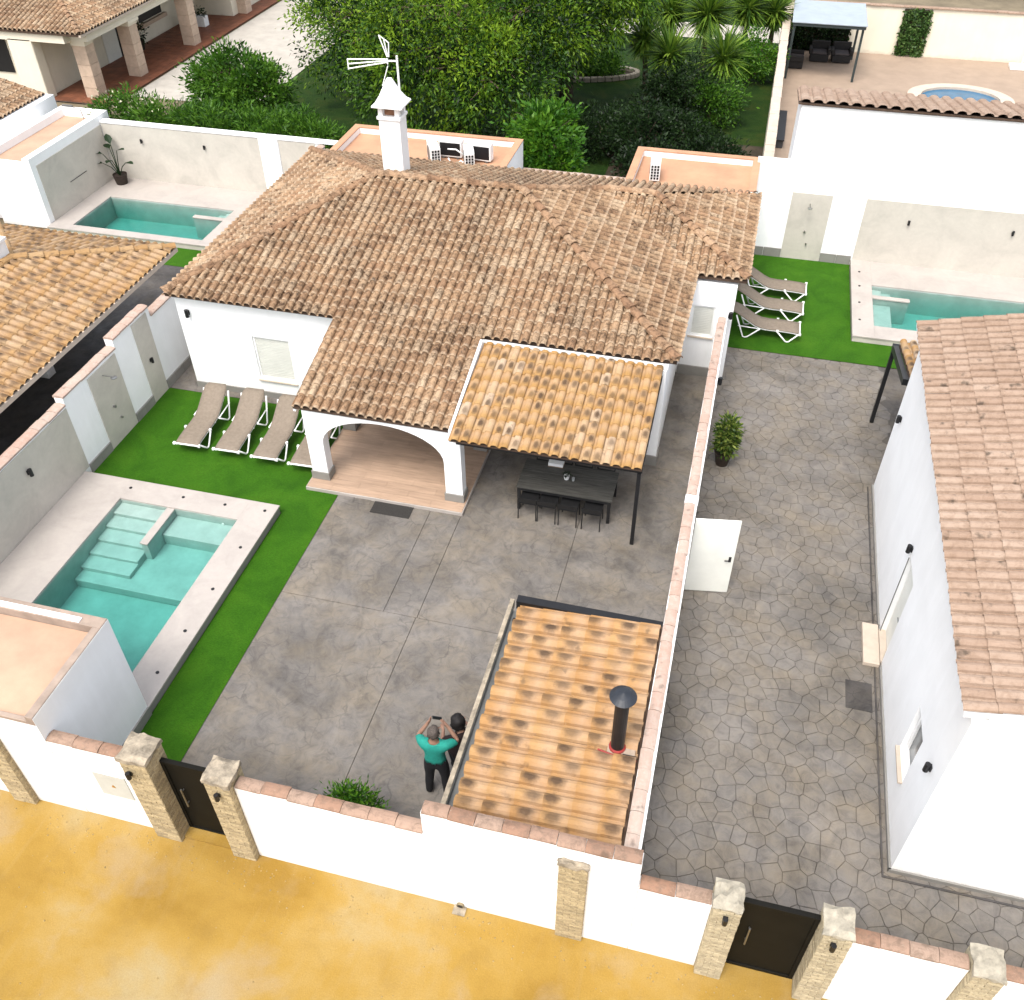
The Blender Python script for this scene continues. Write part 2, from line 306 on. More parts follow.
# ------------------------------------------------------------------ mesh helpers
WM = {}
def world(o): return WM.get(o.name, Matrix.Identity(4))
class MB:
    def __init__(s): s.v = []; s.f = []; s.uv = None; s.r = []
    def add(s, vs, fs, r=0.):
        k = len(s.v); s.v += [tuple(x) for x in vs]; s.f += [tuple(i+k for i in f) for f in fs]; s.r += [r]*len(fs); return s
    def box(s, x0, x1, y0, y1, z0, z1, r=0., M=None):
        vs = [(x0,y0,z0),(x1,y0,z0),(x1,y1,z0),(x0,y1,z0),(x0,y0,z1),(x1,y0,z1),(x1,y1,z1),(x0,y1,z1)]
        if M is not None: vs = [tuple(M @ V(q)) for q in vs]
        return s.add(vs, [(3,2,1,0),(4,5,6,7),(0,1,5,4),(1,2,6,5),(2,3,7,6),(3,0,4,7)], r)
    def prism(s, poly, z0, z1):           # poly: ccw list of (x,y)
        n = len(poly); vs = [(x,y,z0) for x,y in poly]+[(x,y,z1) for x,y in poly]
        return s.add(vs, [tuple(range(n-1,-1,-1)), tuple(range(n,2*n))]+[(i,(i+1)%n,n+(i+1)%n,n+i) for i in range(n)])
    def slab(s, poly, d):                 # 3d polygon pushed along vector d
        n = len(poly); vs = [tuple(p) for p in poly]+[tuple(V(p)+V(d)) for p in poly]
        return s.add(vs, [tuple(range(n)), tuple(range(2*n-1,n-1,-1))]+[(i,n+i,n+(i+1)%n,(i+1)%n) for i in range(n)])
    def tube(s, pts, rad, seg=8, cap=True):
        pts = [V(p) for p in pts]; n = len(pts)
        if not hasattr(rad, '__len__'): rad = [rad]*n
        k0 = len(s.v); prev = None
        for i, p in enumerate(pts):
            t = (pts[min(i+1,n-1)]-pts[max(i-1,0)]).normalized()
            a = prev if prev is not None else (V((0,0,1)) if abs(t.z) < .9 else V((1,0,0)))
            x = (a - t*a.dot(t)).normalized(); prev = x; y = t.cross(x)
            for q in range(seg):
                an = 2*math.pi*q/seg; c = p+(x*math.cos(an)+y*math.sin(an))*rad[i]; s.v.append(tuple(c))
        for i in range(n-1):
            for q in range(seg):
                a = k0+i*seg+q; b = k0+i*seg+(q+1)%seg
                s.f.append((a,b,b+seg,a+seg)); s.r.append(0.)
        if cap:
            s.f.append(tuple(k0+q for q in range(seg-1,-1,-1))); s.f.append(tuple(k0+(n-1)*seg+q for q in range(seg))); s.r += [0.,0.]
        return s
    def lathe(s, prof, c=(0,0,0), seg=16):
        k0 = len(s.v); n = len(prof)
        for r, z in prof:
            for q in range(seg):
                a = 2*math.pi*q/seg; s.v.append((c[0]+r*math.cos(a), c[1]+r*math.sin(a), c[2]+z))
        for i in range(n-1):
            for q in range(seg):
                a = k0+i*seg+q; b = k0+i*seg+(q+1)%seg; s.f.append((a,b,b+seg,a+seg)); s.r.append(0.)
        s.f.append(tuple(k0+q for q in range(seg-1,-1,-1))); s.f.append(tuple(k0+(n-1)*seg+q for q in range(seg))); s.r += [0.,0.]
        return s
    def mesh(s, name, mat, smooth=False, uvs=None):
        me = bpy.data.meshes.new(name); me.from_pydata(s.v, [], s.f); me.materials.append(mat)
        if any(s.r):
            a = me.attributes.new('rnd', 'FLOAT', 'FACE'); a.data.foreach_set('value', s.r)
        if smooth: me.polygons.foreach_set('use_smooth', [True]*len(me.polygons))
        return me
    def build(s, name, mat, parent=None, smooth=False, bevel=0., local=False, kind=None):
        return link(name, s.mesh(name, mat, smooth), parent, bevel=bevel, local=local, kind=kind)
def link(name, me, parent=None, M=None, bevel=0., local=False, kind=None):
    o = bpy.data.objects.new(name, me); COL.objects.link(o)
    M = M or Matrix.Identity(4)
    if parent is not None:
        o.parent = parent
        if local: o.matrix_basis = M; WM[o.name] = world(parent) @ M
        else: o.matrix_basis = world(parent).inverted() @ M; WM[o.name] = M
    else: o.matrix_basis = M; WM[o.name] = M
    if bevel:
        b = o.modifiers.new('bevel', 'BEVEL'); b.width = bevel; b.segments = 2; b.limit_method = 'ANGLE'
    if kind: o['kind'] = kind
    return o
def tag(o, label, cat, group=None):
    o['label'] = label; o['category'] = cat
    if group: o['group'] = group
    return o
def thing(name, label, cat, loc=(0,0,0), rz=0, group=None):
    o = bpy.data.objects.new(name, None); COL.objects.link(o); o.empty_display_size = .2
    M = Matrix.Translation(V(loc)) @ Matrix.Rotation(rz, 4, 'Z'); o.matrix_basis = M; WM[o.name] = M
    return tag(o, label, cat, group)
def copy_tree(o, M=None, parent=None):
    c = o.copy(); COL.objects.link(c); c.parent = parent
    if parent is None: c.matrix_basis = M; WM[c.name] = M
    for ch in list(o.children): copy_tree(ch, None, c)
    return c
def struct(o): o['kind'] = 'structure'; return o
def B(name, mat, parent, x0, x1, y0, y1, z0, z1, bevel=0., local=False):
    return MB().box(x0,x1,y0,y1,z0,z1).build(name, mat, parent, bevel=bevel, local=local)
def sheet(name, mat, rect, z, holes=(), parent=None, sub=0):
    x0,x1,y0,y1 = rect
    xs = sorted({x0,x1,*[max(x0,min(x1,h[k])) for h in holes for k in (0,1)]}); ys = sorted({y0,y1,*[max(y0,min(y1,h[k])) for h in holes for k in (2,3)]})
    m = MB()
    for a,b in zip(xs,xs[1:]):
        for c,d in zip(ys,ys[1:]):
            cx,cy = (a+b)/2,(c+d)/2
            if any(h[0]<cx<h[1] and h[2]<cy<h[3] for h in holes): continue
            m.add([(a,c,z),(b,c,z),(b,d,z),(a,d,z)], [(0,1,2,3)])
    return m.build(name, mat, parent)
def wall_openings(m, axis, a0, a1, t0, t1, z0, z1, ops=()):
    """wall along x (axis 'x': t = y range) or along y; ops = (a, b, z, z') openings"""
    def bx(a,b,z,zz):
        if b-a < 1e-4 or zz-z < 1e-4: return
        if axis == 'x': m.box(a,b,t0,t1,z,zz)
        else: m.box(t0,t1,a,b,z,zz)
    cur = a0
    for a,b,z,zz in sorted(ops):
        bx(cur,a,z0,z1); bx(a,b,z0,z); bx(a,b,zz,z1); cur = b
    bx(cur,a1,z0,z1)
    return m

# ------------------------------------------------------------------ roof tiles
def tile_geo(w, L, h=.095, lift=.030, th=.028):
    if lift < .02: th = .012
    prof = [(0,.016),(.06*w,0),(.26*w,0)]
    for k in range(1,6):
        a = math.pi*k/6; prof.append((w*(.26+.37*(1-math.cos(a))), h*math.sin(a)**.8))
    prof.append((w,.012))
    n = len(prof); vs = []; fs = []
    for x,z in prof: vs.append((x,0,z+lift))
    for x,z in prof: vs.append((x,L,z))
    for x,z in prof: vs.append((x,0.002,z+lift-th))
    for i in range(n-1): fs.append((i,i+1,n+i+1,n+i))
    for i in range(n-1): fs.append((2*n+i,2*n+i+1,i+1,i))
    return vs, fs
def uvset(me, w, L, off=(0,0)):
    uv = me.uv_layers.new(name='UVMap'); d = np.empty(len(me.loops)*2, np.float32)
    vi = np.empty(len(me.loops), np.int32); me.loops.foreach_get('vertex_index', vi)
    co = np.empty(len(me.vertices)*3, np.float32); me.vertices.foreach_get('co', co); co = co.reshape(-1,3)
    d = np.stack([co[vi,0]/w, co[vi,1]/L], 1).astype(np.float32).ravel(); uv.data.foreach_set('uv', d)
def clip_poly(poly, a, b):
    """keep the part of a 3d polygon left of the 2d line a->b"""
    out = []; ex, ey = b[0]-a[0], b[1]-a[1]
    sd = [ex*(p[1]-a[1])-ey*(p[0]-a[0]) for p in poly]
    for i in range(len(poly)):
        p, q, s, t = poly[i], poly[(i+1)%len(poly)], sd[i], sd[(i+1)%len(poly)]
        if s >= 0: out.append(p)
        if (s >= 0) != (t >= 0):
            k = s/(s-t); out.append(tuple(p[j]+(q[j]-p[j])*k for j in range(3)))
    return out
def tile_roof(parent, planes, w, l, mat, keep=300, name='roof_tile', over=.05, seed=1, h=.095, lift=.030):
    """planes: (polygon with its eave as first edge, origin or None). Nearest `keep` tiles are objects, the rest one stuff part."""
    rg = random.Random(seed); L = l+over; gv, gf = tile_geo(w, L, h, lift)
    base = MB().add(gv, gf).mesh(name, mat); uvset(base, w, L)
    items = []
    for poly, org in planes:
        poly = [V(p) for p in poly]; O = V(org) if org else poly[0]
        u = (poly[1]-poly[0]).normalized(); n = V((0,0,0))
        for i in range(len(poly)): n += poly[i].cross(poly[(i+1)%len(poly)])
        n = (poly[1]-poly[0]).cross(poly[2]-poly[0]).normalized(); v = n.cross(u)
        P2 = [((p-O).dot(u),(p-O).dot(v)) for p in poly]
        i0, i1 = math.floor(min(p[0] for p in P2)/w+1e-6), math.ceil(max(p[0] for p in P2)/w-1e-6)
        j0, j1 = math.floor(min(p[1] for p in P2)/l+1e-6), math.ceil(max(p[1] for p in P2)/l-1e-6)
        for i in range(i0,i1):
            for j in range(j0,j1):
                a0,b0 = i*w, j*l
                cs = [(a0,b0),(a0+w,b0),(a0+w,b0+l),(a0,b0+l)]
                ins = [all((P2[(k+1)%len(P2)][0]-P2[k][0])*(c[1]-P2[k][1])-(P2[(k+1)%len(P2)][1]-P2[k][1])*(c[0]-P2[k][0]) > -1e-4 for k in range(len(P2))) for c in cs]
                M = Matrix((u,v,n)).transposed().to_4x4()
                M.translation = O+u*(a0+rg.uniform(-.004,.004))+v*(b0-.03+rg.uniform(-.008,.008))+n*rg.uniform(0,.004)
                M = M @ Matrix.Rotation(rg.uniform(-.012,.012),4,'Z')
                d = (M.translation-CAMLOC).length
                if all(ins): items.append((d,M,None))
                else:
                    cell = [(c[0],c[1],0) for c in cs]
                    for k in range(len(P2)):
                        cell = clip_poly(cell,P2[k],P2[(k+1)%len(P2)])
                        if len(cell) < 3: break
                    if len(cell) < 3: continue
                    ar = abs(sum(cell[k][0]*cell[(k+1)%len(cell)][1]-cell[(k+1)%len(cell)][0]*cell[k][1] for k in range(len(cell))))/2
                    if ar < .12*w*l: continue
                    fs = []
                    for f in gf:
                        pl = [gv[q] for q in f]
                        for k in range(len(P2)):
                            A = P2[k]; C2 = P2[(k+1)%len(P2)]
                            ex = V((C2[0]-A[0], C2[1]-A[1])).normalized()*0
                            # loosen eave edge so that the overhang stays
                            if k == 0: A = (A[0],A[1]-.06); C2 = (C2[0],C2[1]-.06)
                            pl = clip_poly(pl,(A[0]-a0,A[1]-b0),(C2[0]-a0,C2[1]-b0))
                            if len(pl) < 3: break
                        if len(pl) >= 3: fs.append(pl)
                    if fs: items.append((d,M,fs))
    items.sort(key=lambda q: q[0])
    rest = MB(); ruv = []
    for k,(d,M,fs) in enumerate(items):
        if k < keep:
            if fs is None: link(name, base, parent, M)
            else:
                m = MB()
                for pl in fs: m.add(pl,[tuple(range(len(pl)))])
                me = m.mesh(name, mat); uvset(me,w,L); link(name, me, parent, M)
        else:
            r = rg.random()*.98+.01
            polys = fs if fs is not None else [[gv[q] for q in f] for f in gf]
            for pl in polys:
                rest.add([tuple(M @ V(p)) for p in pl],[tuple(range(len(pl)))],r); ruv += [(p[0]/w,p[1]/L) for p in pl]
    if rest.v:
        me = rest.mesh(name+'_field', mat); uv = me.uv_layers.new(name='UVMap')
        uv.data.foreach_set('uv', np.array(ruv,np.float32).ravel())
        link(name+'_field', me, parent, kind='stuff')
def ridge_mesh(w, L, h, mat, name='ridge_tile'):
    m = MB(); vs = []
    for y,sc,z in ((0,1.0,.03),(L,.86,0)):
        for k in range(7):
            a = math.pi*k/6; vs.append((-w/2*sc*math.cos(a), y, z+h*sc*math.sin(a)))
    for k in range(7):
        a = math.pi*k/6; vs.append((-w/2*.84*math.cos(a), .004, .03+h*.80*math.sin(a)))
    fs = [(k,k+1,7+k+1,7+k) for k in range(6)]+[(14+k,14+k+1,k+1,k) for k in range(6)]
    return m.add(vs,fs).mesh(name, mat, smooth=False)
def ridge_line(parent, a, b, mat, w=.24, l=.36, h=.1, name='ridge_tile', dz=.03, seed=3):
    """tiles laid from a (low) to b (high)"""
    rg = random.Random(seed); a,b = V(a),V(b); t = (b-a); n = max(1,round(t.length/l)); l = t.length/n; t.normalize()
    x = t.cross(V((0,0,1))).normalized(); z = x.cross(t); me = ridge_mesh(w,l+.06,h,mat,name)
    for k in range(n):
        M = Matrix((x,t,z)).transposed().to_4x4(); M.translation = a+t*(k*l-.02)+V((0,0,dz+rg.uniform(-.006,.006)))
        link(name, me, parent, M @ Matrix.Rotation(rg.uniform(-.03,.03),4,'Z'))
def deck(parent, polys, d=-.12, drop=-.015, name='roof', mat=None):
    m = MB()
    for p in polys: m.slab([V(q)+V((0,0,drop)) for q in p], (0,0,d))
    return m.build(name, mat or DECK, parent)
def coping(parent, a, b, width, mat, seg=.33, name='coping_tile', seed=1, h=.06, crown=.045):
    """tiles along a wall top from a to b (z = wall top)"""
    rg = random.Random(seed); a,b = V(a),V(b); t = b-a; n = max(1,round(t.length/seg)); l = t.length/n; t.normalize()
    x = V((t.y,-t.x,0)); m = MB(); vs = []
    for y in (.004,l-.004):
        for k in range(5):
            s = k/4*2-1; vs.append((s*width/2,y,h-.025+crown*(1-s*s)))
        vs += [(width/2,y,-.006),(-width/2,y,-.006)]
    fs = [(k,k+1,8+k,7+k) for k in range(4)]+[(4,5,12,11),(6,0,7,13),(0,6,5,4,3,2,1),(7,8,9,10,11,12,13)]
    me = m.add(vs,fs).mesh(name, mat)
    for k in range(n):
        M = Matrix((x,t,V((0,0,1)))).transposed().to_4x4()
        M.translation = a+t*(k*l)+x*rg.uniform(-.008,.008)+V((0,0,.002+rg.uniform(0,.010)))
        link(name, me, parent, M @ Matrix.Rotation(rg.uniform(-.02,.02),4,'Z') @ Matrix.Rotation(rg.uniform(-.015,.015),4,'X'))

# ------------------------------------------------------------------ leaves
def leaf_mesh(name, mat, pts, dirs, ln, wd, seed=0, bend=.0, tone=None):
    """one rhombic leaf per point: tip along dirs; returns a mesh"""
    rg = np.random.default_rng(seed); n = len(pts)
    d = dirs/np.maximum(np.linalg.norm(dirs,axis=1,keepdims=True),1e-6)
    a = rg.normal(size=(n,3)); a[:,2] *= .5; s = np.cross(d,a); s /= np.maximum(np.linalg.norm(s,axis=1,keepdims=True),1e-6)
    L = (ln*(.6+.8*rg.random(n)))[:,None]; W = (wd*(.6+.8*rg.random(n)))[:,None]
    mid = pts+d*L*.45
    tip = pts+d*L; tip[:,2] -= bend*L[:,0]
    v = np.stack([pts, mid+s*W*.5, tip, mid-s*W*.5],1).reshape(-1,3).astype(np.float32)
    me = bpy.data.meshes.new(name); me.vertices.add(4*n); me.vertices.foreach_set('co', v.ravel())
    me.loops.add(4*n); me.loops.foreach_set('vertex_index', np.arange(4*n,dtype=np.int32))
    me.polygons.add(n); me.polygons.foreach_set('loop_start', np.arange(0,4*n,4,dtype=np.int32)); me.polygons.foreach_set('loop_total', np.full(n,4,np.int32))
    at = me.attributes.new('rnd','FLOAT','FACE'); at.data.foreach_set('value', (rg.random(n)*.98+.01 if tone is None else np.clip(tone+rg.normal(size=n)*.10,.01,.99)).astype(np.float32))
    me.materials.append(mat); me.update(); me.validate()
    return me
TONE = [None]
def crown_points(blobs, ncl, per, spread, seed, shell=.55, droop=0.):
    """cluster centres in ellipsoids (c, r), leaves round each; returns pts, dirs"""
    rg = np.random.default_rng(seed); P, D, TT = [], [], []
    vol = np.array([b[1][0]*b[1][1]*b[1][2] for b in blobs]); pr = vol**.67/np.sum(vol**.67)
    for (c,r),q in zip(blobs,pr):
        k = max(3,int(ncl*q)); d = rg.normal(size=(k,3)); d /= np.linalg.norm(d,axis=1,keepdims=True)
        rad = (shell+(1-shell)*rg.random(k)**.6)[:,None]*(.82+.30*rg.random((k,1)))
        cc = np.array(c)+d*rad*np.array(r)
        for x,dd in zip(cc,d):
            m = int(per*(.5+rg.random())); sp = spread*(.6+.8*rg.random())
            off = rg.normal(size=(m,3))*sp; off[:,2] *= (1+droop*1.5 if droop else .7)
            if droop: off[:,2] -= abs(rg.normal(size=m))*sp*droop
            TT.append(np.full(m,rg.random())); P.append(x+off); D.append(off/sp*.6+dd*.8+rg.normal(size=(m,3))*.6+np.array([0,0,-.9*droop+.15]))
    TONE[0] = np.concatenate(TT)
    return np.concatenate(P), np.concatenate(D)
def limb_tree(m, base, top, r0, r1, tips, seed=0):
    rg = random.Random(seed); base,top = V(base),V(top)
    pts = [base+(top-base)*k/4+V((rg.uniform(-.1,.1),rg.uniform(-.1,.1),0))*(k>0) for k in range(5)]
    m.tube(pts,[r0+(r1-r0)*k/4 for k in range(5)],9)
    for tp in tips:
        tp = V(tp); st = pts[rg.choice([2,3,4])]; mid = st.lerp(tp,.5)+V((rg.uniform(-.3,.3),rg.uniform(-.3,.3),rg.uniform(.1,.5)))
        m.tube([st,st.lerp(mid,.5)+V((0,0,.1)),mid,tp],[r1*.75,r1*.55,r1*.38,r1*.12],6)
        for q in range(2):
            e = tp+V((rg.uniform(-1,1),rg.uniform(-1,1),rg.uniform(-.4,.6))); m.tube([mid.lerp(tp,.4),e],[r1*.25,r1*.06],5)
def tree(name, label, base, blobs, mat, ncl, per, spread, ln, wd, seed, r0=.25, droop=0., cat='tree', group=None, shell=.5, top=None, bend=0.):
    t = thing(name,label,cat,base,group=group)
    m = MB(); c0 = blobs[0][0]; tp = top or (c0[0]*.6+base[0]*.4, c0[1]*.6+base[1]*.4, c0[2])
    limb_tree(m,base,tp,r0,r0*.5,[tuple(V(b[0])+V((0,0,b[1][2]*.3))) for b in blobs]+[(b[0][0]+b[1][0]*.6*math.cos(k*2.1+seed),b[0][1]+b[1][1]*.6*math.sin(k*2.1+seed),b[0][2]+b[1][2]*.2) for b in blobs for k in range(3)],seed)
    m.build('trunk',BARK,t,smooth=True)
    P,D = crown_points(blobs,ncl,per,spread,seed,shell,droop)
    link('crown', leaf_mesh('crown',mat,P,D,ln,wd,seed,bend,TONE[0]), t)
    return t

# ================================================================== THE SETTING
POOL_W = (-12.75,-9.80,8.60,13.15); POOL_P = (-14.08,-9.08,6.46,13.80)
RP_W = (4.18,8.60,24.95,27.35); RP_P = (3.58,9.4,24.28,28.88)
LP_W = (-22.0,-17.15,25.2,27.5); LP_P = (-22.78,-15.9,24.85,29.08)
HOLES = [POOL_P, RP_P, LP_P]
struct(sheet('ground', EARTH, (-150,150,-90,190), -.03, HOLES))
struct(sheet('street', SAND, (-70,70,-70,6.45), 0.))
struct(sheet('artificial_turf_left', TURF, (-14.08,-8.05,6.45,17.60), .012, [POOL_P]))
struct(sheet('artificial_turf_right', TURF, (.12,9.4,23.15,28.88), .012, [RP_P]))
struct(sheet('artificial_turf_far', TURF, (-22.78,-14.35,23.70,24.85), .012))
struct(sheet('neighbour_yard', STAMPDK, (-40,-14.33,6.45,23.70), .004))
struct(sheet('garden_lawn', LAWN, (-24.5,.72,29.25,60), -.01))
struct(sheet('concrete_road', ROADG, (-27.25,-21.2,37.4,75), .0))
struct(sheet('garden_path', ROADG, (-9,.55,51.6,54.2), .0))
struct(sheet('far_terrace', SANDT, (.85,24,33.2,51.0), .0))
sheet('soil_bed', SOIL, (-5.2,.65,29.3,38), .0)['kind'] = 'structure'
# planting bed kerb on the lawn
def kerb_loop():
    t = thing('planting_bed','kidney-shaped planting bed edged in pale stone on the lawn','planting bed',(-7.6,44.7,0))
    n = 40; pts = []
    for k in range(n):
        a = 2*math.pi*k/n; pts.append((-7.7+1.75*math.cos(a)+.25*math.cos(2*a), 44.75+.95*math.sin(a)+.45*math.cos(a), 0))
    m = MB()
    for k in range(n):
        a,b = V(pts[k]),V(pts[(k+1)%n]); d = (b-a); x = V((d.y,-d.x,0)).normalized()*.11; g = d*.04
        m.slab([a+g+x,b-g+x,b-g-x,a+g-x][::-1],(0,0,.2))
    m.build('kerb',BORDER,t,bevel=.02)
    MB().add([(x,y,.05) for x,y,_ in pts],[tuple(range(n))]).build('soil',SOIL,t)
kerb_loop()

# --- courtyard concrete: joints are gaps between slabs
court = struct(sheet('courtyard', JOINT, (-14.08,-.15,6.45,26), -.004, [POOL_P]))
g = .005
for x0,x1,y0,y1 in [(-8.04,-5.08,6.46,11.55),(-5.08,-.16,6.46,11.55),(-8.04,-5.78,11.55,14.70),(-5.78,-5.06,11.55,14.70),(-5.06,-2.42,11.55,17.4),(-2.42,-.16,11.55,17.4),(-5.06,-.16,17.4,21.6),(-14.07,-8.9,17.61,19.2),(-14.07,-13.3,19.2,26)]:
    B('concrete_slab',CONC,court,x0+g,x1-g,y0+g,y1-g,-.05,.016,bevel=.006)
for x0,x1 in [(-8.03,-7.62),(-7.58,-7.22)]:
    B('edging_stone',STAMP,court,x0,x1,14.50,14.68,.01,.028,bevel=.006)

# --- stamped concrete yard: every stone a cell
def voronoi_yard():
    yard = struct(sheet('stamped_concrete_yard', STAMPD, (.08,9.2,6.45,23.14), .0))
    rg = random.Random(21); seeds = []
    sx,sy = .315,.272
    rows = int((23.14-6.2)/sy)+2
    for j in range(rows):
        for i in range(34):
            x = -.3+(i+.5*(j%2))*sx+rg.uniform(-.105,.105); y = 6.2+j*sy+rg.uniform(-.09,.09)
            seeds.append((x,y))
    S = np.array(seeds); cells = []
    for k,(x,y) in enumerate(seeds):
        if x > 9.3 or (x > 4.4 and y > 8.9): continue
        d = np.hypot(S[:,0]-x,S[:,1]-y); nb = np.argsort(d)[1:15]
        poly = [(x-1,y-1,0),(x+1,y-1,0),(x+1,y+1,0),(x-1,y+1,0)]
        for q in nb:
            mx,my = (x+S[q,0])/2,(y+S[q,1])/2; nx,ny = S[q,0]-x,S[q,1]-y; L = math.hypot(nx,ny); nx/=L; ny/=L
            mx -= nx*.0028; my -= ny*.0028
            poly = clip_poly(poly,(mx,my),(mx-ny,my+nx))
            if len(poly) < 3: break
        for a,b in (((.085,30),(.085,0)),((0,6.46),(9,6.46)),((9,23.13),(0,23.13))):
            if len(poly) >= 3: poly = clip_poly(poly,a,b)
        if len(poly) < 3: continue
        ar = abs(sum(poly[q][0]*poly[(q+1)%len(poly)][1]-poly[(q+1)%len(poly)][0]*poly[q][1] for q in range(len(poly))))/2
        if ar < .01: continue
        cx = sum(p[0] for p in poly)/len(poly); cy = sum(p[1] for p in poly)/len(poly)
        vis = 0 if (cx > 3.95 and cy > 8.4) else 1
        cells.append((-vis, math.hypot(cx,cy), poly, cx, cy))
    cells.sort(key=lambda c:(c[0],c[1])); rest = MB()
    for k,(_,_,poly,cx,cy) in enumerate(cells):
        n = len(poly); tz = rg.uniform(.010,.016); vs = [(p[0],p[1],.001) for p in poly]+[(cx+(p[0]-cx)*.962,cy+(p[1]-cy)*.962,tz+rg.uniform(-.002,.002)) for p in poly]
        fs = [tuple(range(n,2*n))]+[(i,(i+1)%n,n+(i+1)%n,n+i) for i in range(n)]
        if k < 300: MB().add(vs,fs).build('paving_stone',STAMP,yard)
        else: rest.add(vs,fs,rg.random()*.98+.01)
    rest.build('paving_stone_field',STAMP,yard,kind='stuff')
voronoi_yard()

# loose grit on the street, thicker along the wall foot
m = MB(); rg = random.Random(77)
for k in range(700):
    x = rg.uniform(-11,6); y = 6.0-abs(rg.gauss(0,.25)) if k < 350 else rg.uniform(-1,6.0); r = rg.uniform(.006,.02); z = 0
    a = rg.random()*6; c,s_ = math.cos(a)*r,math.sin(a)*r
    m.add([(x+c,y+s_,0),(x-s_,y+c,0),(x-c,y-s_,0),(x+s_,y-c,0),(x,y,r*.8)],[(0,1,4),(1,2,4),(2,3,4),(3,0,4)])
m.build('street_grit',simple('sandy_grit',(.56,.40,.16),.95,.4,30),kind='stuff'); tag(bpy.data.objects['street_grit'],'loose sandy grit scattered on the yellow street','gravel')
# ------------------------------------------------------------------ pools
def pool(label, Wd, Pl, zt, zw, depth, wat=WATER, spots=(), extra=None, base=GREYST):
    x0,x1,y0,y1 = Wd; a,b,c,d = Pl
    t = thing('swimming_pool',label,'swimming pool',((x0+x1)/2,(y0+y1)/2,0))
    m = MB()
    for r in ((a,x0-.3,c,d),(x1+.3,b,c,d),(x0-.3,x1+.3,c,y0-.3),(x0-.3,x1+.3,y1+.3,d)):
        if r[1]-r[0] > .01 and r[3]-r[2] > .01: m.box(r[0]+.02*(r[0]==a),r[1]-.02*(r[1]==b),r[2]+.02*(r[2]==c),r[3]-.02*(r[3]==d),-.1,zt-.045)
    m.build('plinth',base,t)
    for r in ((a,x0,c,d),(x1,b,c,d),(x0,x1,c,y0),(x0,x1,y1,d)):
        B('coping',COPE,t,r[0],r[1],r[2],r[3],zt-.045,zt,bevel=.004)
    m = MB(); z1 = zt-.046; z0 = -depth; th = .28
    m.box(x0-th,x0,y0-th,y1+th,z0-.1,z1).box(x1,x1+th,y0-th,y1+th,z0-.1,z1).box(x0,x1,y0-th,y0,z0-.1,z1).box(x0,x1,y1,y1+th,z0-.1,z1).box(x0,x1,y0,y1,z0-.1,z0)
    m.build('basin',BASIN,t)
    e = -.1
    MB().box(x0+e,x1-e,y0+e,y1-e,z0-.05,zw).build('water',wat,t)
    for x,y in spots:
        MB().lathe([(.036,0),(.036,.010),(.02,.013)],(x,y,zt),12).build('deck_light',BLACK,t)
    if extra: extra(t)
    return t
def ex_main(t):
    for k in range(5):
        B('step',BASIN,t,-12.749,-11.552,13.149-.36*(k+1)-.001*k,13.149-.36*k,-.40,.085-.075*k,bevel=.01)
    dv = B('divider',BASIN,t,-11.54,-11.39,11.99,13.149,-.36,.14); B('divider_top',COPE,dv,-11.56,-11.37,11.97,13.149,.141,.19,bevel=.008)
    B('bench',BASIN,t,-11.378,-9.801,12.52,13.149,-.36,-.03,bevel=.01)
    B('shallow_floor',BASIN,t,-12.748,-9.802,11.05,13.148,-.54,-.32,bevel=.02)
    for x in (-12.2,-10.2): MB().lathe([(.03,0),(.03,.02)],(0,0,0),10).build('nozzle',WPLAST,t,local=False).matrix_basis = world(t).inverted() @ Matrix.Translation((x,13.135,.0)) @ Matrix.Rotation(math.pi/2,4,'X')
pool('raised turquoise pool with corner steps and divider beside the flat-roofed pool hut',POOL_W,POOL_P,.22,.165,.55,
     spots=[(-12.7,13.52),(-11.35,13.52),(-10.3,13.52),(-9.33,13.55),(-9.33,12.35),(-9.33,11.1),(-9.33,9.95),(-9.33,8.9)],extra=ex_main)
def ex_r(t):
    dv = B('divider',BASIN,t,4.181,5.24,26.63,26.77,-.6,.12); B('divider_top',COPE,dv,4.181,5.26,26.61,26.79,.121,.17,bevel=.008)
    for k in range(3): B('step',BASIN,t,4.181+.3*k,4.48+.3*k,26.79,27.348,-.6,.04-.09*k,bevel=.012)
    B('bench',BASIN,t,4.181,4.75,24.952,26.61,-.6,-.05,bevel=.012)
pool('turquoise pool between the right lawn and the beige tiled back wall',RP_W,RP_P,.2,.13,.62,spots=[(3.83,28.1),(3.82,27.2),(3.80,26.2),(3.79,25.2)],extra=ex_r,base=CLAD)
def ex_l(t):
    dv = B('divider',BASIN,t,-18.34,-17.152,26.76,26.91,-.6,.12); B('divider_top',COPE,dv,-18.36,-17.152,26.74,26.93,.121,.17,bevel=.008)
    for k in range(3): B('step',BASIN,t,-17.45-.3*k,-17.153-.3*k,26.93,27.498,-.6,.04-.09*k,bevel=.012)
pool('turquoise pool in the far left garden behind the ochre roof',LP_W,LP_P,.2,.13,.62,extra=ex_l,base=CLAD)

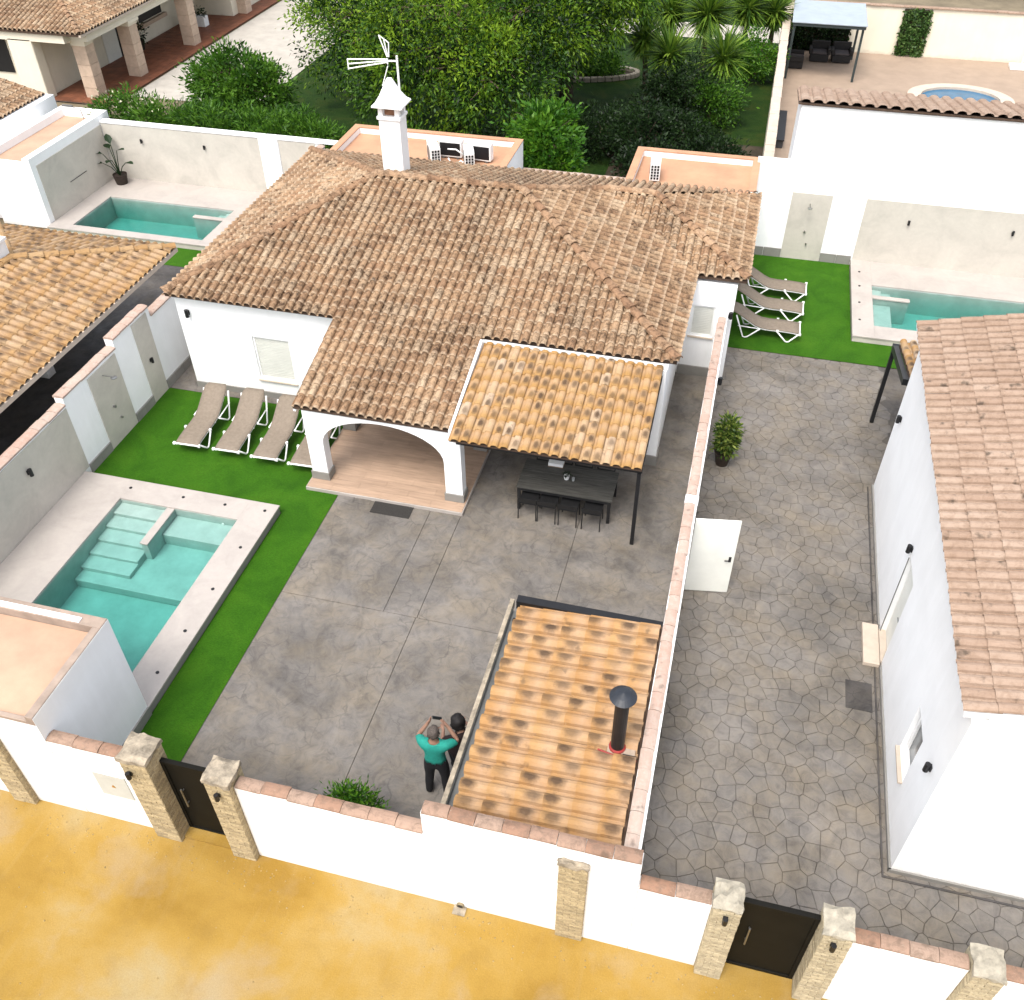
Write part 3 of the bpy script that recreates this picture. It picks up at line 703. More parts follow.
# ------------------------------------------------------------------ street side: walls, pillars, gates
def pillar(x0,x1,y0,y1,h,label,mat,cap,capw=.05,caph=.22,seed=0,group='brick pillars along the street wall'):
    rg = random.Random(seed); t = thing('brick_pillar',label,'pillar',((x0+x1)/2,(y0+y1)/2,0),group=group)
    B('core',MORTAR,t,x0+.012,x1-.012,y0+.012,y1-.012,0,h-.01)
    m = MB(); z = .0; j = 0; ch = .056
    while z+ch < h:
        def run(n): 
            o = .5*(j%2); c = [0]+[(k+o)/n for k in range(0 if o else 1,n+1) if 0 < (k+o)/n < 1]+[1]; return list(zip(c,c[1:]))
        for a,b in run(2):
            p = rg.uniform(0,.008); w = x1-x0; m.box(x0+a*w+.004,x0+b*w-.004,y0-p,y0+.02,z+.004,z+ch-.004,rg.random()*.98+.01)
            m.box(x0+a*w+.004,x0+b*w-.004,y1-.02,y1+rg.uniform(0,.008),z+.004,z+ch-.004,rg.random()*.98+.01)
        for a,b in run(2):
            w = y1-y0
            for s in (0,1):
                p = rg.uniform(0,.008); xx = (x0-p,x0+.02) if s == 0 else (x1-.02,x1+p)
                m.box(xx[0],xx[1],y0+a*w+.004,y0+b*w-.004,z+.004,z+ch-.004,rg.random()*.98+.01)
        z += ch; j += 1
    m.build('brickwork',mat,t,kind='stuff')
    # rough cap stone
    m = MB(); n = 5; vs = []; fs = []
    X0,X1,Y0,Y1 = x0-capw,x1+capw,y0-capw,y1+capw
    for k in range(n+1):
        for q in range(n+1):
            e = (k in (0,n)) or (q in (0,n)); vs.append((X0+(X1-X0)*k/n+rg.uniform(-.012,.012),Y0+(Y1-Y0)*q/n+rg.uniform(-.012,.012),h+caph-(rg.uniform(.02,.09) if e else rg.uniform(0,.05))))
    for k in range(n):
        for q in range(n): a = k*(n+1)+q; fs.append((a,a+n+1,a+n+2,a+1))
    ring = [k*(n+1) for k in range(n+1)]+[n*(n+1)+q for q in range(1,n+1)]+[k*(n+1)+n for k in range(n-1,-1,-1)]+[q for q in range(n-1,0,-1)]
    b0 = len(vs); vs += [(vs[i][0]+rg.uniform(-.012,.012),vs[i][1]+rg.uniform(-.012,.012),h+rg.uniform(-.05,.02)) for i in ring]
    for k in range(len(ring)): fs.append((ring[k],b0+k,b0+(k+1)%len(ring),ring[(k+1)%len(ring)]))
    fs.append(tuple(range(b0,b0+len(ring))))
    bm = m.add(vs,fs).build('cap_stone',cap,t)
    return t
def wall_lamp(loc, nx, ny, label, big=1.):
    """small black up-and-down wall light; (nx, ny) points away from the wall"""
    t = thing('wall_lamp',label,'lamp',loc,math.atan2(ny,nx),'black outdoor wall lamps')
    MB().box(0,.03*big,-.045*big,.045*big,-.06*big,.06*big).build('back_plate',BLACK,t,local=True)
    MB().tube([(.075*big,0,-.10*big),(.075*big,0,.10*big)],.05*big,10).build('lamp_body',BLACK,t,local=True)
    return t
pillar(-7.72,-7.27,6.02,6.46,2.28,'crumbling-capped yellow brick pillar left of the left gate',BRICK,CAPST,.02,.13,1)
pillar(-6.33,-5.93,6.02,6.42,2.22,'crumbling-capped yellow brick pillar right of the left gate',BRICK,CAPST,.02,.13,2)
pillar(1.13,1.50,6.02,6.42,2.18,'pale brick pillar left of the right gate',BRICK2,CAPST2,.012,.08,3)
pillar(2.55,2.92,6.02,6.42,2.18,'pale brick pillar right of the right gate',BRICK2,CAPST2,.012,.08,4)
pillar(4.42,4.80,6.02,6.42,2.05,'pale brick pillar at the bottom right corner',BRICK2,CAPST2,.012,.08,5)
pillar(-10.45,-10.03,6.02,6.3,2.2,'yellow brick pilaster against the pool hut at the left edge',BRICK,CAPST,.02,.1,6)
for x,z,l in ((-7.60,1.98,'left pillar of the left gate'),(-6.13,1.98,'right pillar of the left gate'),(1.31,1.98,'left pillar of the right gate'),(2.70,1.98,'right pillar of the right gate')):
    wall_lamp((x,6.008,z),0,-1,'small black lamp on the '+l,.72)
def gate(x0,x1,y,h,label,hx):
    t = thing('gate',label,'gate',((x0+x1)/2,y,0),group='dark metal street gates')
    B('gate_panel',GATE,t,x0+.05,x1-.05,y,y+.035,.05,h-.05)
    m = MB(); m.box(x0,x0+.06,y-.02,y+.055,.01,h).box(x1-.06,x1,y-.02,y+.055,.01,h).box(x0+.06,x1-.06,y-.02,y+.055,h-.07,h).box(x0+.06,x1-.06,y-.02,y+.055,.01,.08)
    m.build('gate_frame',GATE,t,bevel=.004)
    m = MB(); m.tube([(hx,y-.06,.85),(hx,y-.06,1.35)],.014,8).tube([(hx,y,.92),(hx,y-.06,.92)],.01,6).tube([(hx,y,1.28),(hx,y-.06,1.28)],.01,6)
    m.build('pull_handle',STEEL,t)
gate(-7.26,-6.34,6.30,2.02,'dark brown metal street gate in front of the lawn strip',-7.05)
gate(1.51,2.54,6.30,2.0,'dark brown metal street gate below the paved side yard',1.72)
def street_wall(label, x0, x1, z, seed, steps=None, cw=.20, mat=T_COPE, name='street_wall'):
    t = thing(name,label,'wall',((x0+x1)/2,6.3,0)); segs = steps or [(x0,x1,z)]
    m = MB()
    for a,b,zz in segs: m.box(a,b,6.13,6.31,0,zz)
    m.build('wall_body',WHITE,t)
    for k,(a,b,zz) in enumerate(segs): coping(t,(a+.01,6.22,zz),(b-.005,6.22,zz),cw,mat,seed=seed+k,seg=.40,h=.045,crown=.03)
    return t
lw = street_wall('short white street wall with grey meter cupboard left of the left gate',-9.098,-7.73,2.10,1)
mc = tag(MB().box(-8.50,-7.93,6.112,6.14,.86,1.50).build('meter_cupboard',METER,bevel=.004),'flat grey meter cupboard door set in the white wall by the left gate','cupboard')
MB().slab([(-8.25,6.110,1.15),(-8.17,6.110,1.15),(-8.21,6.110,1.23)],(0,-.003,0)).build('warning_mark',simple('warning_orange',(.7,.35,.05),.6,.05,5),mc)
mwall = street_wall('long white street wall, lower by the bush and higher along the tiled lean-to',-5.92,.12,2.08,4,[(-5.92,-2.97,2.06),(-2.97,.12,2.62)])
pillar(-.98,-.58,6.06,6.14,2.28,'flat yellow brick pilaster on the long white street wall',BRICK,CAPST,.02,.07,8)
street_wall('white street wall piece between the partition wall and the right gate',.125,1.12,1.98,9)
street_wall('white street wall right of the right gate at the bottom edge',2.93,4.41,1.92,12)
street_wall('white street wall beyond the last pillar in the bottom right corner',4.81,9.2,1.92,15)
# threshold slabs
B('gate_threshold',SAND,None,-7.26,-6.34,6.1,6.52,.004,.05); bpy.data.objects['gate_threshold']['kind']='structure'

do = thing('drain_outlet','small dark drain outlet at the foot of the long white street wall','drain',(-2.5,6.12,0)); MB().tube([(-2.5,6.14,.07),(-2.5,6.09,.07)],.06,12).build('pipe_mouth',MORTAR,do); MB().tube([(-2.5,6.0905,.07),(-2.5,6.088,.07)],.045,12).build('opening',BLACK,do); B('stone_lip',CAPST,do,-2.6,-2.4,5.98,6.128,0,.022)
# pool hut
hut = thing('pool_hut','small white flat-roofed hut with faded terracotta roof beside the pool','hut',(-11,7.1,0))
B('wall_body',WHITE,hut,-14.0,-9.10,6.12,8.15,0,2.50)
m = MB(); m.box(-14.0,-9.10,7.93,8.15,2.50,2.70).box(-9.24,-9.10,6.12,7.93,2.50,2.70).box(-14.0,-9.24,6.12,6.20,2.50,2.58)
m.build('parapet',simple('weathered_parapet_top',(.44,.34,.27),.9,.2,3,k=.7),hut,bevel=.01); B('parapet_face',WHITE,hut,-9.099,-9.094,6.12,8.15,.24,2.68)
B('roof_paint',TERRA2,hut,-13.95,-9.25,6.21,7.92,2.502,2.53)
B('white_edge',WHITE,hut,-13.95,-9.5,7.95,8.05,2.702,2.725)
B('skirting',GREYST,hut,-9.098,-9.06,6.41,8.15,0,.24)

# left boundary wall
lb = thing('boundary_wall','stepped white boundary wall with beige panels left of the turf and pool','wall',(-14.2,13,0))
m = MB()
for a,b,z in ((8.15,14.0,1.98),(14.0,16.12,2.17),(16.12,17.72,2.40),(17.72,29,2.12)): m.box(-14.32,-14.10,a,b,0,z)
m.build('wall_body',WHITE,lb)
for k,(a,b,z) in enumerate(((8.15,13.99,1.98),(14.0,16.11,2.17),(16.12,17.71,2.40),(17.73,29,2.12))): coping(lb,(-14.21,a,z),(-14.21,b,z),.27,T_COPE2,seed=20+k,crown=.03)
B('cladding_panel',CLAD,lb,-14.10,-14.082,8.15,13.98,.22,1.93)
B('cladding_panel',CLAD,lb,-14.10,-14.075,14.90,16.04,.0,2.09)
B('cladding_panel',CLAD,lb,-14.10,-14.075,16.90,17.56,.0,2.33)
for a,b in ((14.0,14.89),(16.05,16.89),(17.57,20.5)):
    k = max(1,round((b-a)/.45)); s = (b-a)/k
    for q in range(k): B('skirting_stone',GREYST,lb,-14.10,-14.06,a+q*s+.003,a+(q+1)*s-.003,0,.26,bevel=.004)
wall_lamp((-14.078,12.3,1.43),1,0,'round black lamp on the beige wall beside the pool',.9)
def shower(loc, nx, ny, label):
    t = thing('shower',label,'shower',loc,math.atan2(ny,nx),'garden showers')
    MB().tube([(.0,0,1.85),(.30,0,1.87)],.014,8).lathe([(.07,0),(.08,.02),(.02,.03)],(.30,0,1.83),12).build('shower_arm',STEEL,t,local=True)
    MB().tube([(0,0,.95),(.07,0,.95)],.03,10).build('tap',STEEL,t,local=True)
    MB().tube([(0,.12,.55),(.06,.12,.55)],.025,10).build('foot_tap',STEEL,t,local=True)
shower((-14.074,15.4,.02),1,0,'garden shower on the beige panel of the left boundary wall')
shower((2.0,28.86,.02),0,-1,'garden shower on the beige panel behind the right sun loungers')
wall_lamp((-14.074,17.2,1.15),1,0,'small black lamp on the narrow beige panel near the villa corner',.7)

# partition wall between courtyard and side yard
pw = thing('partition_wall','long white partition wall with worn pink coping between courtyard and side yard','wall',(-.05,14,0))
m = MB(); wall_openings(m,'y',6.40,21.55,-.16,.08,0,2.14,[(13.66,14.52,0.0,2.04)]); m.build('wall_body',WHITE,pw)
coping(pw,(-.055,6.42,2.14),(-.055,13.9,2.14),.20,T_COPE2,seed=31,seg=.36,crown=.03)
coping(pw,(-.055,14.15,2.14),(-.055,21.0,2.14),.20,T_COPE2,seed=32,seg=.3,crown=.03)
B('mortar_pad',WHITE,pw,-.17,.09,13.9,14.15,2.141,2.19,bevel=.01)
dr = thing('open_door','white metal door standing open into the side yard from the partition wall','door',(.1,13.64,0),math.radians(9))
MB().box(0,.88,-.02,.02,.03,2.04).build('door_leaf',DOORW,dr,bevel=.004,local=True)
MB().tube([(.80,-.02,1.0),(.80,-.07,1.0),(.69,-.07,1.0)],.013,8).box(.775,.825,-.03,-.02,.93,1.07).build('door_handle',BLACK,dr,local=True)
wall_lamp((.082,18.55,1.95),1,0,'black lamp on the partition wall behind the potted shrub',.9)
wall_lamp((.09,21.35,2.05),1,0,'black lamp on the partition wall end beside the nearest right lounger',.9)

# ================================================================== THE VILLA
villa = thing('villa','white single-storey villa with weathered brown hipped tile roof and arched porch','house',(-7.2,22,0))
m = MB(); m.box(-13.35,-1.05,18.05,26.6,0,2.74)
wall_openings(m,'x',-13.35,-1.05,17.85,18.05,0,2.74,[(-11.42,-10.40,.58,1.86),(-7.9,-6.1,.12,2.1)])
m.box(-1.42,-1.047,17.50,17.85,0,2.72)
m.build('main_wall',WHITE,villa)
m = MB(); m.box(-1.05,.20,21.75,26.6,0,2.74); wall_openings(m,'x',-1.05,.20,21.55,21.75,0,2.74,[(-.84,-.24,1.22,2.12)]); m.build('wing_wall',WHITE,villa)
def window(parent, x0,x1,z0,z1,y, sill=True):
    w = MB().box(x0,x1,y+.07,y+.09,z0,z1).build('window',DOORW,parent)
    m = MB(); f = .05
    m.box(x0,x0+f,y+.04,y+.069,z0,z1).box(x1-f,x1,y+.04,y+.069,z0,z1).box(x0+f,x1-f,y+.04,y+.069,z1-f,z1).box(x0+f,x1-f,y+.04,y+.069,z0,z0+f)
    m.build('window_frame',WPLAST,w)
    m = MB(); z = z0+f
    while z+.05 < z1-f: m.slab([(x0+f,y+.062,z),(x1-f,y+.062,z),(x1-f,y+.052,z+.045),(x0+f,y+.052,z+.045)],(0,.006,0)); z += .05
    m.build('shutter_slats',DOORW,w,kind='stuff')
    if sill: B('window_sill',CREAMT,w,x0-.03,x1+.03,y-.05,y+.04,z0-.04,z0-.001,bevel=.004)
window(villa,-11.42,-10.40,.58,1.86,17.85); window(villa,-.84,-.24,1.22,2.12,21.55)
gd = MB().box(-7.9,-6.1,17.98,18.01,.12,2.1).build('glass_door',BRASSY,villa)
m = MB()
for x in (-7.9,-7.03,-6.16): m.box(x,x+.06,17.94,17.979,.12,2.1)
m.build('door_frame',BLACK,gd)
# porch
def arch_wall():
    m = MB(); xa,xb,y0,y1,zt = -8.77,-5.10,15.0,15.28,2.13
    c,hw,zs,za = -6.94,1.44,1.22,2.02
    m.box(xa,c-hw,y0,y1,.12,zs).box(c+hw,xb,y0,y1,.12,zs)
    n = 20; P = [(c-hw*math.cos(math.pi*k/n), zs+(za-zs)*math.sin(math.pi*k/n)) for k in range(n+1)]
    prof = [(xa,zs)]+P+[(xb,zs),(xb,zt)]+[(p[0],zt) for p in P[::-1]]+[(xa,zt)]
    # quads strip to keep faces planar and simple
    L = [(xa,zs)]+P+[(xb,zs)]
    for (x0,z0),(x1,z1) in zip(L,L[1:]):
        if abs(x1-x0) < 1e-5: continue
        m.slab([(x0,y0,z0),(x1,y0,z1),(x1,y0,zt),(x0,y0,zt)],(0,y1-y0,0))
    return m
arch_wall().build('arch_wall',WHITE,villa)
m = MB()
for x0,x1 in ((-8.77,-8.49),(-5.38,-5.10)):
    m.slab([(x0,15.28,1.80),(x0,17.85,1.80),(x0,17.85,2.80),(x0,15.28,2.13)],(x1-x0,0,0)).box(x0,x1,16.92,17.20,.12,1.80)
m.build('porch_side_wall',WHITE,villa)
for x0,x1,y0,y1 in ((-8.80,-8.35,14.97,15.31),(-5.53,-5.07,14.97,15.31),(-8.80,-8.46,16.89,17.23),(-5.41,-5.07,16.89,17.23)): B('porch_skirting',GREYST,villa,x0,x1,y0,y1,.121,.34,bevel=.006)
B('skirting',GREYST,villa,-1.45,-1.015,17.47,17.88,0,.30,bevel=.006)
B('skirting',GREYST,villa,-1.02,-.17,21.51,21.55,0,.30,bevel=.006)
B('skirting',GREYST,villa,-13.35,-8.86,17.82,17.85,0,.2,bevel=.006)
ps = B('porch_floor',COPE,villa,-8.84,-5.02,14.66,17.85,0,.105,bevel=.006)
rg = random.Random(5); y = 14.68; j = 0
while y < 17.8:
    x = -8.82-(.0 if j%2 else .6)
    while x < -5.05:
        a,b = max(x,-8.82),min(x+1.2,-5.04)
        if b-a > .05: B('floor_plank',WOODT,ps,a+.002,b-.002,y+.002,min(y+.2,17.84)-.002,.1,.121)
        x += 1.2
    y += .2; j += 1
# roof
E0 = 2.9
FL,FR,RR,RL = (-13.45,17.66,E0),(-.85,17.66,E0),(-5.6,22.63,4.2),(-9.6,22.63,4.2)
BLc = (-13.45,26.75,E0); P1,P2 = (-2.31,24.38,3.64),(-3.58,24.38,3.64)
WF0,WF1,WB = (-.85,21.65,E0),(.42,21.65,E0),(.42,26.75,E0)
PO = (-8.95,14.97,2.196)
planes = [([FL,FR,RR,RL],PO),([PO,(-5.28,14.97,2.196),(-5.28,17.66,E0),(-8.95,17.66,E0)],PO),([BLc,FL,RL],None),([FR,WF0,P2,RR],None),([WF0,WF1,P1,P2],None),([WF1,WB,P1],None),([(-3.58,26.75,E0),BLc,RL,RR,P2],None),([WB,(-3.58,26.75,E0),P2,P1],None)]
vr = deck(villa,[p for p,_ in planes],-.06)
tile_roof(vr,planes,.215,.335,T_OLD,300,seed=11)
for k,(a,b) in enumerate(((FL,RL),(FR,RR),(WF1,P1),(BLc,RL),(RL,RR),(P2,RR),(P2,P1))): ridge_line(vr,a,b,T_RIDGE,seed=40+k,w=.25,h=.10,dz=.05)
# white fascia round the pergola roof
m = MB(); m.box(-5.30,-1.02,17.54,17.60,2.74,2.85); m.build('fascia',WHITE,villa)
MB().slab([(-5.30,14.86,2.10),(-5.24,14.86,2.10),(-5.24,17.44,2.78),(-5.30,17.44,2.78)],(0,0,.16)).build('verge_band',WHITE,villa)
MB().slab([(-8.96,14.99,2.04),(-8.90,14.99,2.04),(-8.90,17.66,2.74),(-8.96,17.66,2.74)],(0,0,.10)).build('verge_band',WHITE,villa)
wall_lamp((-13.05,17.845,2.32),0,-1,'black lamp high on the villa wall near its left corner',1.0)

# annexes behind the villa
def annex(label, x0,x1,y0,y1,zt):
    t = thing('flat_roof_annex',label,'annex',((x0+x1)/2,(y0+y1)/2,0))
    B('wall_body',WHITE,t,x0,x1,y0,y1,0,zt-.24)
    w = .20; m = MB(); m.box(x0,x1,y1-w,y1,zt-.24,zt-.03).box(x0,x0+w,y0,y1-w,zt-.24,zt-.03).box(x1-w,x1,y0,y1-w,zt-.24,zt-.03); m.build('parapet',WHITE,t)
    m = MB(); e = .012; m.box(x0-e,x1+e,y1-w-e,y1+e,zt-.03,zt).box(x0-e,x0+w+e,y0,y1-w-e,zt-.03,zt).box(x1-w-e,x1+e,y0,y1-w-e,zt-.03,zt); m.build('parapet_top',TERRA,t)
    B('roof_paint',TERRA,t,x0+w,x1-w,y0,y1-w,zt-.238,zt-.215)
annex('white annex behind the chimney with terracotta-painted flat roof',-12.86,-7.15,26.72,29.0,3.0)
annex('white annex at the villa wing with terracotta-painted flat roof',-3.48,.29,26.78,29.28,3.0)
bw = thing('garden_wall','low white tile-topped wall joining the two annexes','wall',(-5.3,28.9,0))
B('wall_body',WHITE,bw,-7.13,-3.50,28.75,28.95,0,2.05); coping(bw,(-7.13,28.85,2.05),(-3.5,28.85,2.05),.26,T_COPE2,seed=61,crown=.03)
# chimney
ch = thing('chimney','square white chimney with peaked cap rising from the villa roof','chimney',(-9.4,23.62,3.6))
B('shaft',WHITE,ch,-9.69,-9.11,23.35,23.87,3.4,5.42)
m = MB(); m.box(-9.73,-9.07,23.31,23.91,5.42,5.50).build('rim',WHITE,ch,bevel=.01)
for x in (-9.69,-9.23):
    for y in (23.35,23.75): B('cap_post',WHITE,ch,x,x+.12,y,y+.12,5.50,5.74)
B('flue_brick',simple('sooty_flue_brick',(.45,.22,.12),.9,.4,8),ch,-9.56,-9.24,23.48,23.74,5.5,5.66)
m = MB(); k0 = 0; vs = []; prof = [(.42,5.74),(.42,5.78),(.33,5.86),(.23,6.02),(.14,6.22),(.06,6.40)]
for r,z in prof: vs += [(-9.4-r,23.62-r*.95,z),(-9.4+r,23.62-r*.95,z),(-9.4+r,23.62+r*.95,z),(-9.4-r,23.62+r*.95,z)]
fs = [(3,2,1,0)]+[(4*i+q,4*i+(q+1)%4,4*i+4+(q+1)%4,4*i+4+q) for i in range(len(prof)-1) for q in range(4)]+[tuple(len(vs)-4+q for q in range(4))]
m.add(vs,fs).build('cap',WHITE,ch,bevel=.012)
AEM = Matrix.Translation((-.17,0,-.16))
ae = thing('television_aerial','white television aerial with fan-shaped bars on a mast beside the chimney','aerial',(-9.17,24.15,3.9)); ae.matrix_basis = AEM @ ae.matrix_basis
MB().tube([(-9.17,24.15,3.7),(-9.17,24.15,6.95)],.03,8).build('mast',WPLAST,ae, )
m = MB()
for dz,e in ((.02,.18),(-.05,.02),(-.12,-.14)): m.tube([(-9.42,24.1,6.85+dz*.5),(-10.45,23.9,6.78+dz+e*.3)],.018,6)
m.tube([(-10.45,23.9,6.86),(-10.45,23.9,6.60)],.018,6).tube([(-9.42,24.1,6.88),(-9.42,24.1,6.74)],.022,6); m.build('dipole_fan',WPLAST,ae, )
m = MB()
for dx in (0,.08,.16): m.tube([(-9.42+dx*.3,24.1,6.92),(-9.62+dx*1.6,24.15,7.42-dx)],.016,6)
m.tube([(-9.62,24.15,7.42),(-9.37,24.15,7.26)],.016,6); m.build('upper_fan',WPLAST,ae, )
MB().tube([(-9.17,24.15,6.82),(-9.5,24.08,6.82)],.022,6).tube([(-9.42,24.1,6.7),(-9.6,24.05,6.2)],.014,6).build('boom',WPLAST,ae, )
# air conditioners
def ac(loc, rz, label, big=1., dark=False):
    t = thing('air_conditioner',label,'air conditioner',loc,rz,'air conditioner units on the annex roofs')
    w,d,h = .78*big,.30*big,.58*big
    MB().box(-w/2,w/2,-d/2,d/2,.05,h).build('casing',WPLAST,t,bevel=.015,local=True)
    m = MB()
    for x in (-w*.32,w*.32): m.box(x-.04,x+.04,-d/2,d/2,0,.05)
    m.build('feet',GREYM,t,local=True)
    if dark: MB().box(-w*.44,w*.44,-d/2-.008,-d/2,.1,h-.06).build('coil',BLACK,t,local=True)
    else:
        m = MB()
        for i in range(5):
            for j in range(3): m.box(-d*.40+j*d*.29,-d*.40+j*d*.29+d*.20,-.008,0,.10+i*.088*big,.165*big+i*.088*big)
        m.v = [(w/2-y if True else 0, x, z) for x,y,z in m.v]; m.f = [f[::-1] for f in m.f]
        for v_i in range(len(m.v)): pass
        m.build('grille',BLACK,t,local=True)
        MB().lathe([(.21*big,0),(.21*big,.012),(.05,.014)],(0,0,0),20).build('fan_grille',GREYM,t,local=True).matrix_basis = Matrix.Translation((-.08,-d/2,h*.52)) @ Matrix.Rotation(math.pi/2,4,'X')
    return t
ac((-9.52,27.08,2.79),math.radians(-62),'left small air conditioner unit on the roof behind the chimney')
ac((-8.36,26.98,2.79),math.radians(-70),'right small air conditioner unit on the roof behind the chimney')
ac((-9.12,27.62,2.79),math.radians(0),'left dark-backed air conditioner unit behind the chimney',.95,True)
ac((-8.15,27.55,2.79),math.radians(-4),'right dark-backed air conditioner unit behind the chimney',.95,True)
ac((-2.72,27.55,2.79),math.radians(-84),'single air conditioner unit on the wing annex roof',1.0)
m = MB(); m.tube([(-9.0,26.9,3.05),(-8.8,26.75,2.85),(-8.6,26.9,3.0),(-8.4,26.8,2.95)],.025,6).tube([(-9.1,27.2,3.2),(-8.8,27.1,3.25),(-8.5,27.2,3.0)],.025,6)
tag(m.build('pipe_bundle',WPLAST,smooth=True),'looped white hoses between the air conditioners behind the chimney','pipes')

# ------------------------------------------------------------------ pergola over the dining table
pg = thing('tiled_pergola','pergola with flamed golden tile roof on a black post beside the arched porch','pergola',(-1.17,14.7,0))
B('post',BLACK,pg,-1.21,-1.13,14.68,14.76,0,2.06)
m = MB(); m.box(-5.09,-1.11,14.70,14.78,2.06,2.17).slab([(-1.19,14.78,2.06),(-1.11,14.78,2.06),(-1.11,17.44,2.54),(-1.19,17.44,2.54)],(0,0,.10)); m.build('beams',BLACK,pg)
m = MB()
for k in range(7): x = -4.9+k*.6; m.slab([(x,14.80,2.09),(x+.06,14.80,2.09),(x+.06,17.43,2.55),(x,17.43,2.55)],(0,0,.07))
m.build('rafters',BLACK,pg)
pp = [(-5.22,14.62,2.23),(-1.12,14.62,2.23),(-1.12,17.53,2.81),(-5.22,17.53,2.81)]
pr = deck(pg,[pp],-.04)
tile_roof(pr,[(pp,None)],.2158,.36,T_FLAME,300,seed=22,h=.07,lift=.012)
# ------------------------------------------------------------------ lean-to by the street
lt = thing('lean_to','lean-to with flamed orange tile roof between street wall and partition wall','lean-to',(-1.5,8.5,0))
for y in (6.55,10.42): B('post',BLACK,lt,-2.76,-2.68,y,y+.08,0,1.86)
B('end_beam',BLACK,lt,-2.76,-.17,10.72,10.88,1.86,2.05); 
lp = [(-2.66,10.72,1.94),(-2.66,6.37,1.94),(-.17,6.37,2.12),(-.17,10.72,2.12)]
lr = deck(lt,[lp],-.05)
tile_roof(lr,[(lp,None)],.29,.43,T_FLAME2,300,seed=23,h=.125,lift=.012)
m = MB(); m.box(-2.82,-2.66,6.38,10.7,1.78,1.81).box(-2.82,-2.81,6.38,10.7,1.81,1.90).box(-2.672,-2.662,6.38,10.7,1.81,1.86); m.build('gutter',GREYM,lt)
B('gutter_board',CAPST,lt,-2.90,-2.822,6.38,10.86,1.76,1.94,bevel=.004)
fl = thing('stove_flue','black stove flue with round cap standing on the orange tiled lean-to','flue',(-.52,8.12,0))
MB().tube([(-.52,8.12,0),(-.52,8.12,3.42)],.105,20).build('pipe',BLACK,fl,smooth=False)
MB().lathe([(.0,3.44),(.19,3.44),(.20,3.46),(.12,3.52),(.01,3.56)],(-.52,8.12,0),24).build('cap',simple('slate_blue_metal',(.035,.042,.055),.45,.2,6),fl)
m = MB()
for a in (.3,2.4,4.5): m.tube([(-.52+.1*math.cos(a),8.12+.1*math.sin(a),3.38),(-.52+.15*math.cos(a),8.12+.15*math.sin(a),3.45)],.01,5)
m.build('cap_bracket_ring',BLACK,fl)
m = MB(); m.box(-.66,-.24,7.98,8.28,2.165,2.19); m.build('flashing',simple('pale_flashing',(.62,.48,.36),.8,.2,9),fl)
m = MB()
m.tube([(-.80,8.00,2.205),(-.62,7.97,2.20),(-.40,7.93,2.205),(-.20,7.93,2.21)],.014,6).lathe([(.13,2.19),(.13,2.215),(.106,2.24)],(-.52,8.12,0),16); m.build('red_sealant',RED,fl)
MB().box(-.42,-.2,7.99,8.01,2.19,2.21).box(-.42,-.2,8.24,8.26,2.19,2.21).build('stay',BLACK,fl)

# ------------------------------------------------------------------ house on the right
rh = thing('side_house','tall white house with pale pink tile roof along the right edge','house',(6.5,13,0))
m = MB(); m.box(4.20,8.9,8.36,17.9,0,4.0); wall_openings(m,'y',8.36,17.9,4.0,4.20,0,4.08,[(9.42,10.10,.95,2.10),(12.60,13.42,.12,2.25)])
m.slab([(4.2,8.36,4.0),(8.9,8.36,4.0),(8.9,8.36,5.25),(4.2,8.36,4.14)],(0,9.54,0)); m.build('wall_body',WHITE,rh)
rp = [(3.88,18.32,4.20),(3.88,8.40,4.20),(8.9,8.40,5.40),(8.9,18.32,5.40)]
rr = deck(rh,[rp],-.06,-.02,mat=WHITE)
tile_roof(rr,[(rp,None)],.2205,.415,T_PINK,300,seed=24,h=.085)
dl = B('door',DOORW,rh,4.10,4.14,12.62,13.40,.13,2.24); MB().tube([(4.10,12.75,1.1),(4.05,12.75,1.1),(4.05,12.87,1.1)],.012,6).build('door_handle',STEEL,dl)
MB().tube([(3.985,13.36,.15),(3.985,13.36,2.2)],.010,6).build('door_edge_bar',GREYM,dl)
B('door_sill',CREAMT,rh,3.97,4.10,12.60,13.42,.06,.125,bevel=.005)
B('door_step',CREAMT,rh,3.66,3.965,12.52,13.55,0,.10,bevel=.01)
wn = B('window',BRASSY,rh,4.12,4.14,9.44,10.08,.97,2.08); m = MB(); m.box(4.08,4.118,9.44,9.50,.97,2.08).box(4.08,4.118,10.02,10.08,.97,2.08).box(4.08,4.118,9.5,10.02,2.02,2.08).box(4.08,4.118,9.5,10.02,.97,1.03); m.build('window_frame',WPLAST,wn)
B('window_sill',CREAMT,wn,3.93,4.08,9.40,10.12,.90,.949,bevel=.005)
B('skirting',GREYST,rh,3.965,3.999,8.33,12.5,0,.10); B('skirting',GREYST,rh,3.965,3.999,13.56,17.93,0,.10); B('skirting',GREYST,rh,3.965,8.9,8.325,8.359,0,.10)
kb = B('kerb',STAMPDK,rh,3.87,3.90,8.25,12.5,0,.035,bevel=.008); B('kerb',STAMPDK,rh,3.87,3.90,13.56,17.9,0,.035,bevel=.008); B('kerb',STAMPDK,rh,3.87,8.9,8.215,8.249,0,.035,bevel=.008)
wall_lamp((3.999,13.4,2.38),-1,0,'black twin lamp above the stepped door of the right house',.85)
wall_lamp((3.999,8.76,2.38),-1,0,'black twin lamp beside the window of the right house near its front corner',.85)
wall_lamp((3.999,17.4,2.38),-1,0,'black lamp at the far end of the right house wall near its pergola',.85)
tag(MB().box(3.34,3.82,11.42,12.08,.0,.022).build('drain_cover',STAMPDK,bevel=.004),'dark square cover plate in the stamped paving beside the right house','cover')
